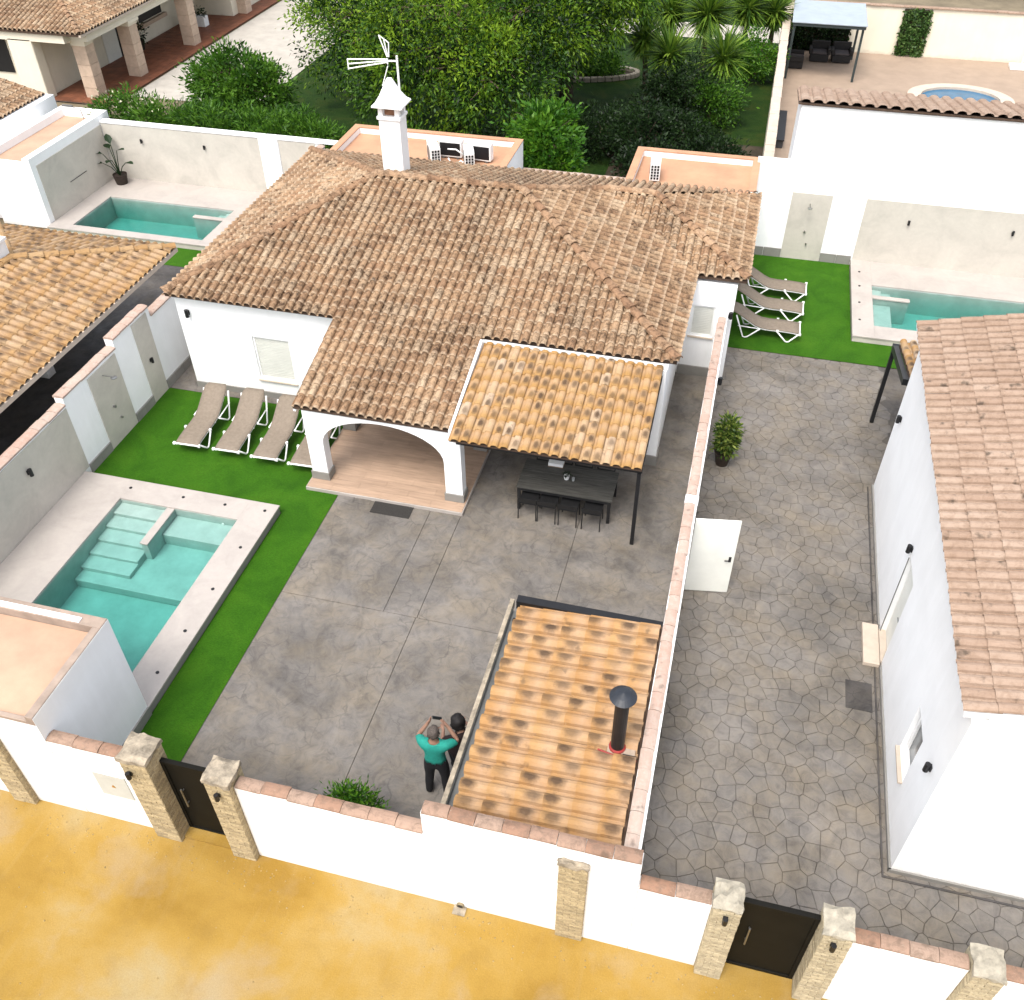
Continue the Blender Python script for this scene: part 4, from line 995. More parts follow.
tag(MB().box(-7.12,-6.18,14.28,14.66,.016,.03).build('doormat',MAT_D,bevel=.004),'charcoal doormat on the concrete at the porch edge','doormat')
rg2 = thing('side_pergola','pergola with black frame and tiled roof behind the right house','pergola',(4.03,20.5,0))
for x in (3.99,8.3): B('post',BLACK,rg2,x,x+.09,20.48,20.57,0,2.16)
m = MB(); m.box(3.98,8.5,20.46,20.58,2.16,2.30).slab([(3.98,18.35,2.62),(4.10,18.35,2.62),(4.10,20.46,2.16),(3.98,20.46,2.16)],(0,0,.16)); m.build('beams',BLACK,rg2)
sp_ = [(8.5,20.55,2.33),(4.12,20.55,2.33),(4.12,18.0,2.88),(8.5,18.0,2.88)]
sr = deck(rg2,[sp_],-.04); tile_roof(sr,[(sp_,None)],.219,.36,T_FLAME,300,seed=25)

# ------------------------------------------------------------------ neighbour on the left
nh = thing('ochre_roof_house','neighbouring house with flamed ochre hipped roof at the left edge','house',(-18,15,0))
d = 2.8; ex,ey,ez = -14.88,20.52,2.5; ap = (ex-d,ey-d,ez+.27*d); ap2 = (ex-d,8.0,ez+.27*d)
npl = [([(ex,8.0,ez),(ex,ey,ez),ap,ap2],None),([(ex,ey,ez),(ex-2*d,ey,ez),ap],None),([(ex-2*d,ey,ez),(ex-2*d,8.0,ez),ap2,ap],None)]
nr = deck(nh,[p for p,_ in npl],-.08)
tile_roof(nr,npl,.225,.37,T_NEIGH,300,seed=26,h=.10,lift=.016)
for k,(a,b) in enumerate((((ex,ey,ez),ap),((ex-2*d,ey,ez),ap),(ap2,ap))): ridge_line(nr,a,b,T_NEIGH,seed=70+k,w=.26,h=.09,dz=.04)
B('eave_board',CREAMT,nh,ex-.02,ex+.05,8.0,ey+.05,ez-.10,ez+.015)
B('wall_body',WHITE,nh,ex-2*d+.3,-18.4,8.2,ey-.6,0,2.44)
for y in (9,13.5,17.2): B('porch_post',WHITE,nh,ex-2.9,ex-2.6,y,y+.3,0,2.42)
nc = thing('white_chimney','white chimney block on the ochre roof at the left edge','chimney',(-18.1,17.6,3.1))
B('shaft',WHITE,nc,-18.4,-17.78,17.35,17.85,2.7,3.72); B('rim',WHITE,nc,-18.44,-17.74,17.31,17.89,3.72,3.79)

# ------------------------------------------------------------------ far left garden buildings
gb = thing('flat_roof_store','white store with beige clad side and terracotta flat roof by the far left pool','store',(-23.7,27.3,0))
B('wall_body',WHITE,gb,-24.7,-22.80,25.1,29.7,0,2.12)
m = MB(); m.box(-23.05,-22.80,25.1,29.7,2.12,2.40).box(-24.7,-24.48,25.1,29.7,2.12,2.40).box(-24.48,-23.05,29.45,29.7,2.12,2.40).box(-24.48,-23.05,25.1,25.28,2.12,2.24); m.build('parapet',WHITE,gb)
B('roof_paint',TERRA2,gb,-24.48,-23.05,25.28,29.45,2.122,2.15)
B('cladding_panel',CLAD,gb,-22.80,-22.78,25.35,29.08,.2,2.10)
m = MB(); m.tube([(-22.775,26.66,1.0),(-22.775,27.63,1.0)],.012,6).build('dark_bar',BLACK,gb)
B('side_wing',WHITE,gb,-27.6,-24.72,25.4,29.4,0,2.0)
tag(MB().tube([(-23.3,29.0,2.15),(-23.35,29.0,2.62),(-23.75,28.9,2.75)],.016,6).box(-23.95,-23.55,28.86,28.92,2.72,2.78).build('roof_aerial',GREYM),'small grey aerial on the flat-roofed store by the hedge','aerial')
gw = thing('tiled_outbuilding','white outbuilding wall with brown tile roof at the far left edge','outbuilding',(-27,27,0))
B('wall_body',WHITE,gw,-29.0,-25.35,22,30.3,0,2.55)
gp = [(-25.65,22,2.57),(-25.65,30.2,2.57),(-29,30.2,3.4),(-29,22,3.4)]
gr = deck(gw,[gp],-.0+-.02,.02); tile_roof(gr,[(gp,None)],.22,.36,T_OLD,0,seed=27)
lbw = thing('rear_wall','white rear wall with beige cladding behind the far left pool','wall',(-18.5,29.2,0))
B('wall_body',WHITE,lbw,-22.78,-14.33,29.10,29.32,0,2.18); B('wall_cap',WHITE,lbw,-22.78,-12.9,29.06,29.36,2.181,2.24,bevel=.01)
B('cladding_panel',CLAD,lbw,-22.76,-16.62,29.08,29.10,.2,2.16); B('cladding_panel',CLAD,lbw,-15.86,-14.5,29.08,29.10,.0,2.16); B('pier',WHITE,lbw,-16.60,-15.88,29.05,29.10,0,2.17)
wall_lamp((-21.25,29.078,1.66),0,-1,'black lamp on the beige rear wall above the potted plant',.7)
wall_lamp((-18.76,29.078,1.66),0,-1,'black lamp on the beige rear wall above the far left pool',.7)

# portico house
ph = thing('portico_house','cream house with stone columned portico and brown tile roof in the far corner','house',(-31,42,0))
B('main_wall',CREAM,ph,-38,-30.6,36.6,60,0,2.9)
B('arch_pilaster',CREAM,ph,-31.6,-30.4,36.0,36.6,0,2.55,bevel=.05)
rd = B('awning_shade_panel',BLACK,ph,-36,-32.2,36.55,36.605,.9,2.3)  # solid black sheet on the wall, painted darkness for the void under the eave
for k,(x,y) in enumerate(((-28.62,36.95),(-28.35,39.95),(-28.2,44.75),(-28.2,50.5))):
    m = MB(); h = 0; col = B('column',COLST,ph,x-.29,x+.29,y-.29,y+.29,0,2.22)
    for z in (.0,.48,.96,1.44,1.9): B('stone_drum',COLST,col,x-.315,x+.315,y-.315,y+.315,z+.006,min(z+.47,2.22))
    m = MB(); m.slab([(x-.34,y-.34,2.22),(x+.34,y-.34,2.22),(x+.34,y+.34,2.22),(x-.34,y+.34,2.22)][::-1],(0,0,.12)).box(x-.42,x+.42,y-.42,y+.42,2.34,2.46); m.build('capital',CREAM,ph)
B('beam',CREAM,ph,-28.75,-27.95,36.45,58,2.46,2.84); B('beam',CREAM,ph,-38,-28.75,36.0,36.62,2.46,2.84)
hp = [([(-40,35.9,2.9),(-27.8,35.9,2.9),(-32.3,40.4,4.1),(-40,40.4,4.1)],None),([(-27.8,35.9,2.9),(-27.8,60,2.9),(-32.3,60,4.1),(-32.3,40.4,4.1)],None)]
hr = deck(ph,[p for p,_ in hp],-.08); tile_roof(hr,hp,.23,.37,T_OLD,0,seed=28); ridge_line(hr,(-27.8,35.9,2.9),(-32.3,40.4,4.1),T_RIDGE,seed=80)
B('eave_board',CREAMT,ph,-27.86,-27.76,35.86,60,2.80,2.885)
dd = B('door',DOORW,ph,-30.6,-30.55,41.0,42.1,.05,2.1); B('door_pane',BLACK,dd,-30.55,-30.53,41.25,41.85,1.35,1.95); B('dark_doorway',BLACK,ph,-30.6,-30.56,42.15,42.6,.05,2.1)
ww = B('window',BLACK,ph,-30.6,-30.56,44.2,46.3,1.0,2.0); B('window_sill',COLST,ww,-30.62,-30.4,44.0,46.5,.78,.95)
B('bay_window',CREAM,ph,-30.6,-28.4,49.6,53.5,0,2.4); bwp = B('bay_pane',BRASSY,ph,-28.41,-28.37,50.2,52.9,1.0,2.0)
for y in (50.9,51.5,52.1): B('glazing_bar',WPLAST,bwp,-28.372,-28.35,y,y+.06,1.0,2.0)
tr = struct(sheet('portico_terrace',JOINT,(-30.6,-27.35,36.0,56),.03)); m = MB(); rg = random.Random(9)
for i in range(8):
    for j in range(48):
        m.box(-30.58+i*.404,-30.58+i*.404+.395,36.05+j*.404,36.05+j*.404+.395,.0,.062,rg.random()*.98+.01)
m.build('terrace_tile_field',REDT,tr,kind='stuff')
pl = thing('white_planter','white trough planter under the portico of the cream house','planter',(-29.4,47.6,0.06)); B('trough',WPLAST,pl,-29.9,-28.9,47.4,47.85,.06,.55,bevel=.02)
Pp,Dd = crown_points([((-29.4,47.6,.75),(.5,.25,.3))],14,20,.1,5); link('foliage',leaf_mesh('foliage',L_DARK,Pp,Dd,.16,.06,5),pl)
ch2 = thing('dark_planter_pots','dark potted plants standing by the portico house wall','plant pots',(-30.2,43.2,0.06))
MB().lathe([(.16,.06),(.24,.5),(.22,.5)],(-30.2,43.3,0),12).build('pot',CLAYPOT,ch2); Pp,Dd = crown_points([((-30.2,43.3,.8),(.35,.35,.35))],10,20,.1,6); link('foliage',leaf_mesh('foliage',L_DARK,Pp,Dd,.16,.06,6),ch2)

# ------------------------------------------------------------------ right rear plot
rb = thing('pool_back_wall','tall white back wall with beige tiled lower part behind the right pool','wall',(4.5,29,0))
B('wall_body',WHITE,rb,.22,9.6,28.90,29.12,0,3.10)
B('cladding_panel',CLAD,rb,3.62,9.5,28.875,28.90,.2,2.20); B('cladding_panel',CLAD,rb,1.42,2.62,28.87,28.90,0,2.19)
for x0,x1 in ((.30,.85),(.86,1.41),(2.63,3.12),(3.13,3.57)): B('skirting_stone',GREYST,rb,x0,x1,28.865,28.90,0,.3,bevel=.004)
wall_lamp((4.97,28.873,1.60),0,-1,'left black lamp on the beige wall behind the right pool',.7); wall_lamp((7.93,28.873,1.60),0,-1,'right black lamp on the beige wall behind the right pool',.7)
bb = thing('rear_building','white building with pale tile roof edge behind the right back wall','building',(5,31,0))
B('wall_body',WHITE,bb,1.2,9.8,29.35,32.2,0,3.98); MB().slab([(1.2,29.35,3.98),(1.2,32.2,3.98),(1.2,32.2,4.02),(1.2,29.35,4.62)],(8.6,0,0)).build('gable_top',WHITE,bb)
bp_ = [(9.8,32.5,4.06),(1.1,32.5,4.06),(1.1,29.28,4.72),(9.8,29.28,4.72)]
br = deck(bb,[bp_],-.05); tile_roof(br,[(bp_,None)],.36,.5,T_PINK,300,seed=29,h=.08)
sw = thing('terrace_side_wall','cream wall between the tree garden and the far terrace','wall',(.6,42,0))
B('wall_body',CREAM,sw,.42,.72,29.4,51.2,0,1.92); coping(sw,(.57,29.5,1.92),(.57,51.0,1.92),.34,CREAMT,seed=90,seg=.6,crown=.02)
fw = thing('terrace_rear_wall','long cream wall with tile coping behind the far terrace','wall',(10,51.1,0))
B('wall_body',CREAM,fw,.73,24,51.0,51.22,0,2.10); coping(fw,(.75,51.1,2.10),(24,51.1,2.10),.34,T_PINK,seed=91,seg=.5,crown=.03)
gpn = thing('green_wall_panel','leafy green panel fixed on the cream rear wall','wall panel',(6.5,50.95,0)); B('panel_back',SOIL,gpn,5.88,7.12,50.93,50.995,.05,2.05)
rgn = np.random.default_rng(4)
def ivy(x0,x1,y,z0,z1,n,parent,seed,mat=L_IVY):
    rg_ = np.random.default_rng(seed); P = np.stack([rg_.uniform(x0,x1,n),y-rg_.uniform(0,.09,n),rg_.uniform(z0,z1,n)],1); D = np.stack([rg_.normal(size=n)*.6,-np.abs(rg_.normal(size=n))*.6,rg_.normal(size=n)*.6-.1],1)
    link('foliage',leaf_mesh('foliage',mat,P,D,.13,.09,seed),parent)
ivy(5.86,7.14,50.93,.05,2.06,1500,gpn,1)
hg = thing('hedge_screen','dark leafy screen behind the wicker sofas','hedge',(2.3,50.7,0)); B('screen_back',SOIL,hg,.9,3.6,50.8,50.99,0,1.5); ivy(.85,3.65,50.82,.05,1.6,2500,hg,2,L_DARK)
gz = thing('gazebo','metal gazebo with pale blue flat canopy on the far terrace','gazebo',(2.3,48,0))
for x,y in ((.92,46.4),(3.86,46.55),(.92,49.7),(3.88,49.8)): B('post',CANOPYM,gz,x-.05,x+.05,y-.05,y+.05,0,2.3)
m = MB(); m.box(.85,3.95,46.3,46.4,2.25,2.38).box(.85,3.95,49.75,49.85,2.25,2.38).box(.85,.95,46.4,49.75,2.25,2.38).box(3.85,3.95,46.4,49.75,2.25,2.38); m.build('frame',CANOPYM,gz)
B('canopy',BLUEC,gz,.80,3.99,46.25,49.9,2.385,2.43,bevel=.01)
def sofa(loc,rz,w,label):
    t = thing('wicker_armchair',label,'armchair',loc,rz,'black wicker seats under the gazebo')
    MB().box(-w/2,w/2,-.38,.38,.04,.36).build('seat_base',MESHD,t,bevel=.03,local=True); MB().box(-w/2,w/2,.26,.40,.36,.80).build('backrest',MESHD,t,bevel=.04,local=True)
    for s in (-1,1): MB().box(s*w/2-.07,s*w/2+.07,-.38,.26,.36,.60).build('armrest',MESHD,t,bevel=.03,local=True)
    MB().box(-w/2+.09,w/2-.09,-.36,.25,.362,.46).build('cushion',simple('grey_cushion_%d'%len(MATS),(.10,.085,.085),.9,.1,6),t,bevel=.03,local=True)
sofa((2.35,49.35,0),0,.85,'left black wicker armchair under the gazebo'); sofa((3.35,49.4,0),.05,.85,'right black wicker armchair under the gazebo'); sofa((1.25,48.2,0),math.pi/2,.9,'black wicker seat against the cream side wall')
pk = thing('plunge_pool','round blue plunge pool with cream rim on the far terrace','plunge pool',(8.3,45.2,0))
m = MB(); seg = 40; vs=[]; fs=[]
for r,z in ((1.75,0),(1.75,.16),(1.30,.16),(1.30,.02)):
    vs += [(8.35+r*1.25*math.cos(2*math.pi*q/seg),45.1+r*math.sin(2*math.pi*q/seg),z) for q in range(seg)]
for i in range(3): fs += [(i*seg+q,i*seg+(q+1)%seg,(i+1)*seg+(q+1)%seg,(i+1)*seg+q) for q in range(seg)]
m.add(vs,fs).build('rim',CREAMT,pk); MB().add([(8.35+1.3*1.25*math.cos(2*math.pi*q/seg),45.1+1.3*math.sin(2*math.pi*q/seg),.06) for q in range(seg)],[tuple(range(seg))]).build('water',simple('blue_pool_surface',(.03,.20,.38),.1,.15,3),pk)
pb = thing('parasol_base','white square parasol base with pole by the cream rear wall','parasol base',(11.4,50.3,0)); B('base_slab',WPLAST,pb,11.0,11.9,49.95,50.6,0,.14,bevel=.02); MB().tube([(11.5,50.3,.14),(11.6,50.35,1.9)],.03,8).build('pole',WPLAST,pb)
sd_ = thing('dark_lattice_block','dark block standing in for a lattice at the foot of the cream side wall','box',(1.0,40.5,0)); B('block_body',simple('slate_block',(.09,.09,.1),.6,.2,5),sd_,.8,1.12,38.0,41.2,0,.30,bevel=.02); B('block_top',BLACK,sd_,.78,1.15,37.95,41.25,.301,.34)  # solid dark block added in place of a narrow dark lattice

# ================================================================== FURNITURE
def make_lounger():
    t = thing('sun_lounger','','sun lounger')
    prof = [(0,.30),(.2,.325),(.5,.34),(.85,.335),(1.08,.355),(1.25,.42),(1.45,.54),(1.65,.66),(1.82,.745),(1.93,.775)]
    vs = []; fs = []; n = len(prof)
    for i,(y,z) in enumerate(prof):
        hw = .30 if i < n-2 else (.285 if i == n-2 else .23)
        sag = -.018 if 0 < i < n-1 else 0
        for x,dz in ((-hw,0),(-hw*.5,sag*.8),(0,sag),(hw*.5,sag*.8),(hw,0)): vs.append((x,y,z+dz))
    for i in range(n-1):
        for q in range(4): fs.append((i*5+q,i*5+q+1,i*5+5+q+1,i*5+5+q))
    o = MB().add(vs,fs).build('sling',SLING,t,local=True,smooth=True); s = o.modifiers.new('thick','SOLIDIFY'); s.thickness = .022
    m = MB()
    for s in (-1,1): m.tube([(s*.275,y,z-.045) for y,z in prof[:-2]],.022,8)
    m.tube([(-.31,0,.285),(.31,0,.285)],.022,8).tube([(-.31,.95,.30),(.31,.95,.30)],.018,8)
    for s in (-1,1):
        for y,z in ((0.0,.29),(.62,.32)): m.box(s*.33-.025,s*.33+.025,y-.03,y+.03,z-.03,z+.025)
    m.build('frame',WPLAST,t,local=True,smooth=False)
    for s in (-1,1):
        MB().tube([(s*.335,.04,.28),(s*.35,.26,.035),(s*.355,.31,.024),(s*.35,.36,.035),(s*.335,.62,.30)],.021,8).build('leg',WPLAST,t,local=True,smooth=True)
        MB().tube([(s*.335,1.10,.33),(s*.35,1.42,.035),(s*.355,1.48,.024),(s*.35,1.54,.035),(s*.335,1.80,.68)],.021,8).tube([(s*.335,1.12,.33),(s*.335,1.72,.36)],.016,6).build('leg',WPLAST,t,local=True,smooth=True)
    return t
L0 = make_lounger(); first = True
spots = [((-12.17,15.20,.012),.035,'leftmost of the four taupe sun loungers by the villa wall'),((-11.13,15.22,.012),.035,'second from the left of the four taupe sun loungers by the villa wall'),((-10.11,15.18,.012),.035,'third from the left of the four taupe sun loungers by the villa wall'),((-9.13,15.15,.012),.035,'fourth sun lounger, half hidden behind the porch column'),
         ((2.12,24.12,.012),math.radians(91),'nearest of the three taupe sun loungers on the right turf'),((2.18,25.28,.012),math.radians(90),'middle of the three taupe sun loungers on the right turf'),((2.24,26.45,.012),math.radians(90),'farthest of the three taupe sun loungers on the right turf')]
for loc,rz,lab in spots:
    M = Matrix.Translation(loc) @ Matrix.Rotation(rz,4,'Z')
    if first: L0.matrix_basis = M; WM[L0.name] = M; o = L0; first = False
    else: o = copy_tree(L0,M)
    o['label'] = lab; o['group'] = 'taupe sling sun loungers'
tb = thing('dining_table','long dark grey slatted dining table under the golden tile pergola','table',(-2.82,15.7,0.016))
for k in range(5): B('tabletop_plank',TABLET,tb,-3.90,-1.74,15.20+k*.205,15.20+k*.205+.199,.665,.70,bevel=.003)
m = MB(); m.box(-3.86,-1.78,15.22,15.26,.58,.664).box(-3.86,-1.78,16.16,16.20,.58,.664).box(-3.86,-3.82,15.26,16.16,.58,.664).box(-1.82,-1.78,15.26,16.16,.58,.664); m.build('apron',BLACKP,tb)
for x in (-3.88,-1.83):
    for y in (15.21,16.14): B('leg',BLACKP,tb,x,x+.07,y,y+.07,0.016,.664)
def make_chair():
    t = thing('dining_chair','','chair')
    MB().box(-.21,.21,-.20,.21,.43,.455).build('seat',BLACKP,t,bevel=.01,local=True)
    MB().slab([(-.20,-.235,.50),(.20,-.235,.50),(.195,-.262,.645),(-.195,-.262,.645)],(0,.018,0)).build('backrest',BLACKP,t,local=True)
    for s in (-1,1):
        MB().tube([(s*.205,-.26,.65),(s*.20,-.205,.44),(s*.205,-.235,0)],.013,6).build('leg',BLACKP,t,local=True); MB().tube([(s*.19,.19,.43),(s*.20,.215,0)],.013,6).build('leg',BLACKP,t,local=True)
    return t
C0 = make_chair(); first = True
for k,x in enumerate((-3.58,-3.14,-2.66,-2.13)):
    for side in (0,1):
        M = Matrix.Translation((x+(.05 if side else 0),15.14 if side == 0 else 16.34,.016)) @ Matrix.Rotation(math.pi if side else 0,4,'Z')
        if first: C0.matrix_basis = M; WM[C0.name] = M; o = C0; first = False
        else: o = copy_tree(C0,M)
        o['label'] = '%s black chair from the left on the %s side of the dining table' % (('first','second','third','fourth')[k],'near' if side == 0 else 'far'); o['group'] = 'black dining chairs'
tp = thing('table_plant','small plant in a white pot on the dining table','plant pot',(-2.86,15.72,.70)); MB().lathe([(.05,.70),(.072,.80),(.064,.80),(.06,.78)],(-2.86,15.72,0),14).build('pot',WPLAST,tp)
Pp,Dd = crown_points([((-2.86,15.72,.84),(.06,.06,.05))],10,10,.02,8); link('foliage',leaf_mesh('foliage',L_DARK,Pp,Dd,.05,.02,8),tp)
tg = MB().lathe([(.03,.70),(.034,.78),(.03,.78),(.027,.71)],(-2.70,15.70,0),14).build('drinking_glass',simple('clear_tumbler',(.55,.57,.56),.1,.05,5)); tag(tg,'small glass beside the white pot on the dining table','glass')
tx = thing('white_carton','white carton standing on the dining table near the pergola edge','carton',(-3.2,16.15,.70)); B('carton_body',WPLAST,tx,-3.36,-3.02,16.06,16.28,.701,.80); B('carton_base',simple('brown_card',(.4,.27,.18),.8,.1,5),tx,-3.37,-3.01,16.05,16.29,.70,.715)

# ================================================================== PEOPLE
def figure(name, joints, bones, root, label, loc, rz, zones, scale=1.):
    """joints: name -> (co, radius); zones: list of (part name, material, offset, test(point))"""
    names = list(joints); idx = {k:i for i,k in enumerate(names)}
    me = bpy.data.meshes.new('body'); me.from_pydata([V(joints[k][0])*scale for k in names],[(idx[a],idx[b]) for a,b in bones],[])
    o = bpy.data.objects.new('body',me); COL.objects.link(o)
    o.modifiers.new('skin','SKIN')
    if not me.skin_vertices: 
        bpy.context.view_layer.objects.active = o
    lay = me.skin_vertices[0] if me.skin_vertices else None
    for k in names:
        r = joints[k][1]; r = (r,r) if not isinstance(r,tuple) else r
        lay.data[idx[k]].radius = (r[0]*scale,r[1]*scale); lay.data[idx[k]].use_root = (k == root)
    ss = o.modifiers.new('sub','SUBSURF'); ss.levels = 2; ss.render_levels = 2
    dg = bpy.context.evaluated_depsgraph_get(); ev = o.evaluated_get(dg); bm = bpy.data.meshes.new_from_object(ev); bpy.data.objects.remove(o)
    bm.name = 'body'; bm.materials.clear(); bm.materials.append(SKIN); bm.polygons.foreach_set('use_smooth',[True]*len(bm.polygons))
    t = thing(name,label,'person',loc,rz); link('body',bm,t,local=True)
    for pn,mat,off,test in zones:
        m = MB(); mp = {}
        for p in bm.polygons:
            if not test(V(p.center)/scale): continue
            f = []
            for vi in p.vertices:
                if vi not in mp: v = bm.vertices[vi]; mp[vi] = len(m.v); m.v.append(tuple(v.co+v.normal*(off+(RND.uniform(-.012,.016) if pn == 'hair' else 0))))
                f.append(mp[vi])
            m.f.append(tuple(f)); m.r.append(0.)
        if m.f:
            z = m.build(pn,mat,t,local=True,smooth=True); s = z.modifiers.new('thick','SOLIDIFY'); s.thickness = .006; s.offset = 0
    return t
def hand(J,Bn,tag_,wrist,palm,d,side):
    """palm joint plus four fingers and a thumb; d = pointing direction, side = across the palm"""
    d = V(d).normalized(); s = V(side).normalized(); p = V(palm)
    J[tag_+'p'] = (tuple(p),(.030,.022)); Bn.append((wrist,tag_+'p'))
    curl = d.cross(s)
    for k,(o,l) in enumerate(((-.027,.060),(-.009,.072),(.009,.068),(.027,.052))):
        a = p+d*.035+s*o; b = a+d*l*.55+curl*.006; c = b+d*l*.4+curl*.022
        J[tag_+'f%da'%k] = (tuple(a),.0095); J[tag_+'f%db'%k] = (tuple(b),.0085); J[tag_+'f%dc'%k] = (tuple(c),.0075)
        Bn += [(tag_+'p',tag_+'f%da'%k),(tag_+'f%da'%k,tag_+'f%db'%k),(tag_+'f%db'%k,tag_+'f%dc'%k)]
    a = p-s*.036+d*.0; b = a-s*.022+d*.035+curl*.012; J[tag_+'ta'] = (tuple(a),.011); J[tag_+'tb'] = (tuple(b),.009); Bn += [(tag_+'p',tag_+'ta'),(tag_+'ta',tag_+'tb')]
J = {'pelvis':((0,0,.93),(.150,.105)),'waist':((0,-.01,1.08),(.145,.10)),'chest':((0,0,1.28),(.170,.115)),'neck0':((0,.0,1.45),(.075,.06)),'neck':((0,.015,1.52),(.055,.055)),
     'skull0':((0,.035,1.585),(.068,.075)),'skull':((0,.03,1.67),(.078,.092)),'crown':((0,.02,1.735),(.060,.070)),'nose':((0,.135,1.615),(.012,.014)),
     'earL':((-.083,.03,1.63),(.010,.018)),'earR':((.083,.03,1.63),(.010,.018))}
Bn = [('pelvis','waist'),('waist','chest'),('chest','neck0'),('neck0','neck'),('neck','skull0'),('skull0','skull'),('skull','crown'),('skull0','nose'),('skull0','earL'),('skull0','earR')]
for s,n in ((-1,'L'),(1,'R')):
    J['hip'+n] = ((s*.105,0,.86),(.095,.095)); J['knee'+n] = ((s*.13,.02,.48),(.062,.062)); J['calf'+n] = ((s*.14,-.015,.33),(.058,.058)); J['ank'+n] = ((s*.15,-.03,.09),(.042,.042)); J['heel'+n] = ((s*.15,-.06,.045),(.038,.036)); J['toe'+n] = ((s*.17,.13,.035),(.042,.03))
    Bn += [('pelvis','hip'+n),('hip'+n,'knee'+n),('knee'+n,'calf'+n),('calf'+n,'ank'+n),('ank'+n,'heel'+n),('ank'+n,'toe'+n)]
    sh_ = (s*.195,-.005,1.40); el = (s*(.34 if s > 0 else .29),.16,1.33); wr = (s*(.18 if s > 0 else .16),.23,1.54)
    J['sh'+n] = (sh_,(.062,.062)); J['el'+n] = (el,(.045,.045)); J['wr'+n] = (wr,(.030,.026)); Bn += [('chest','sh'+n),('sh'+n,'el'+n),('el'+n,'wr'+n)]
    hand(J,Bn,'h'+n,'wr'+n,(s*.125,.25,1.60),(-s*.45,.05,.9),(-s*.2,.9,-.2))
def in_shirt(p): return (1.0 < p.z < 1.455 and abs(p.x) < .215 and p.y < .14) or (abs(p.x) > .17 and 1.27 < p.z < 1.5 and p.y < .10)
p1 = figure('person',J,Bn,'pelvis','person in teal T-shirt and black trousers standing with both hands raised',(-3.43,7.94,.016),math.radians(4),
    [('t_shirt',TEAL,.020,in_shirt),('trousers',DARKC,.016,lambda p:.10 < p.z < 1.04 and abs(p.x) < .3 and p.y < .2),('shoes',DARKC,.010,lambda p:p.z < .105),('hair',HAIRG,.014,lambda p:p.z > 1.60 and abs(p.x) < .1 and (p.y < .06 or p.z > 1.71) and p.y < .115 and not (p.z < 1.66 and abs(p.x) > .078))],1.04)
MB().box(-.078,.078,.285,.294,1.70,1.78).build('phone',BLACK,None).name
ph_o = bpy.data.objects['phone']; ph_o.matrix_basis = world(p1); tag(ph_o,'black phone held up by the person in the teal shirt','phone')
# crouching person
J = {'pelvis':((0,-.05,.42),(.140,.12)),'waist':((0,.06,.55),(.135,.10)),'chest':((0,.18,.72),(.16,.11)),'neck0':((0,.25,.86),(.07,.06)),'neck':((0,.29,.91),(.052,.052)),'skull0':((0,.34,.95),(.066,.072)),'skull':((0,.35,1.03),(.078,.09)),'crown':((0,.34,1.09),(.06,.07)),'nose':((0,.445,.96),(.012,.014)),'earL':((-.083,.34,.99),(.010,.018)),'earR':((.083,.34,.99),(.010,.018))}
Bn = [('pelvis','waist'),('waist','chest'),('chest','neck0'),('neck0','neck'),('neck','skull0'),('skull0','skull'),('skull','crown'),('skull0','nose'),('skull0','earL'),('skull0','earR')]
for s,n in ((-1,'L'),(1,'R')):
    J['hip'+n] = ((s*.11,-.04,.38),(.095,.095)); J['knee'+n] = ((s*.17,.34,.50),(.062,.062)); J['calf'+n] = ((s*.16,.22,.30),(.058,.058)); J['ank'+n] = ((s*.15,.10,.09),(.042,.042)); J['heel'+n] = ((s*.15,.07,.045),(.038,.036)); J['toe'+n] = ((s*.17,.27,.035),(.042,.03))
    Bn += [('pelvis','hip'+n),('hip'+n,'knee'+n),('knee'+n,'calf'+n),('calf'+n,'ank'+n),('ank'+n,'heel'+n),('ank'+n,'toe'+n)]
    J['sh'+n] = ((s*.185,.20,.81),(.058,.058)); J['el'+n] = ((s*.28,.36,.62),(.043,.043)); J['wr'+n] = ((s*.20,.56,.58),(.029,.025)); Bn += [('chest','sh'+n),('sh'+n,'el'+n),('el'+n,'wr'+n)]
    hand(J,Bn,'h'+n,'wr'+n,(s*.18,.63,.58),(-s*.1,1,-.1),(-s*.9,0,.2))
figure('person',J,Bn,'pelvis','dark-haired person in dark clothes crouching beside the lean-to gutter',(-3.06,8.42,.016),math.radians(38),
    [('top',MAROON,.018,lambda p:p.z > .46 and p.z < .88 and p.y < .33 and abs(p.x) < .3 and not (p.y > .24 and p.z < .6 and abs(p.x) < .25)),('trousers',DARKC,.014,lambda p:p.z > .10 and p.z <= .6 and p.y < .45 and abs(p.x) < .26 and (p.z < .47 or p.y > .24)),('shoes',DARKC,.01,lambda p:p.z < .105),('hair',HAIRD,.042,lambda p:p.z > .90 and (p.y < .36 or p.z > 1.05) and p.y > .24)],1.03)
wb = thing('white_bag','small white bag on the concrete beside the person in teal','bag',(-3.27,8.12,.016)); MB().lathe([(.09,0),(.12,.06),(.115,.16),(.07,.25),(.02,.28)],(-3.27,8.12,.016),12).build('bag_body',WPLAST,wb,smooth=True); MB().tube([(-3.33,8.12,.25),(-3.31,8.12,.36),(-3.24,8.12,.36),(-3.21,8.12,.25)],.008,6).build('bag_handle',RED,wb)

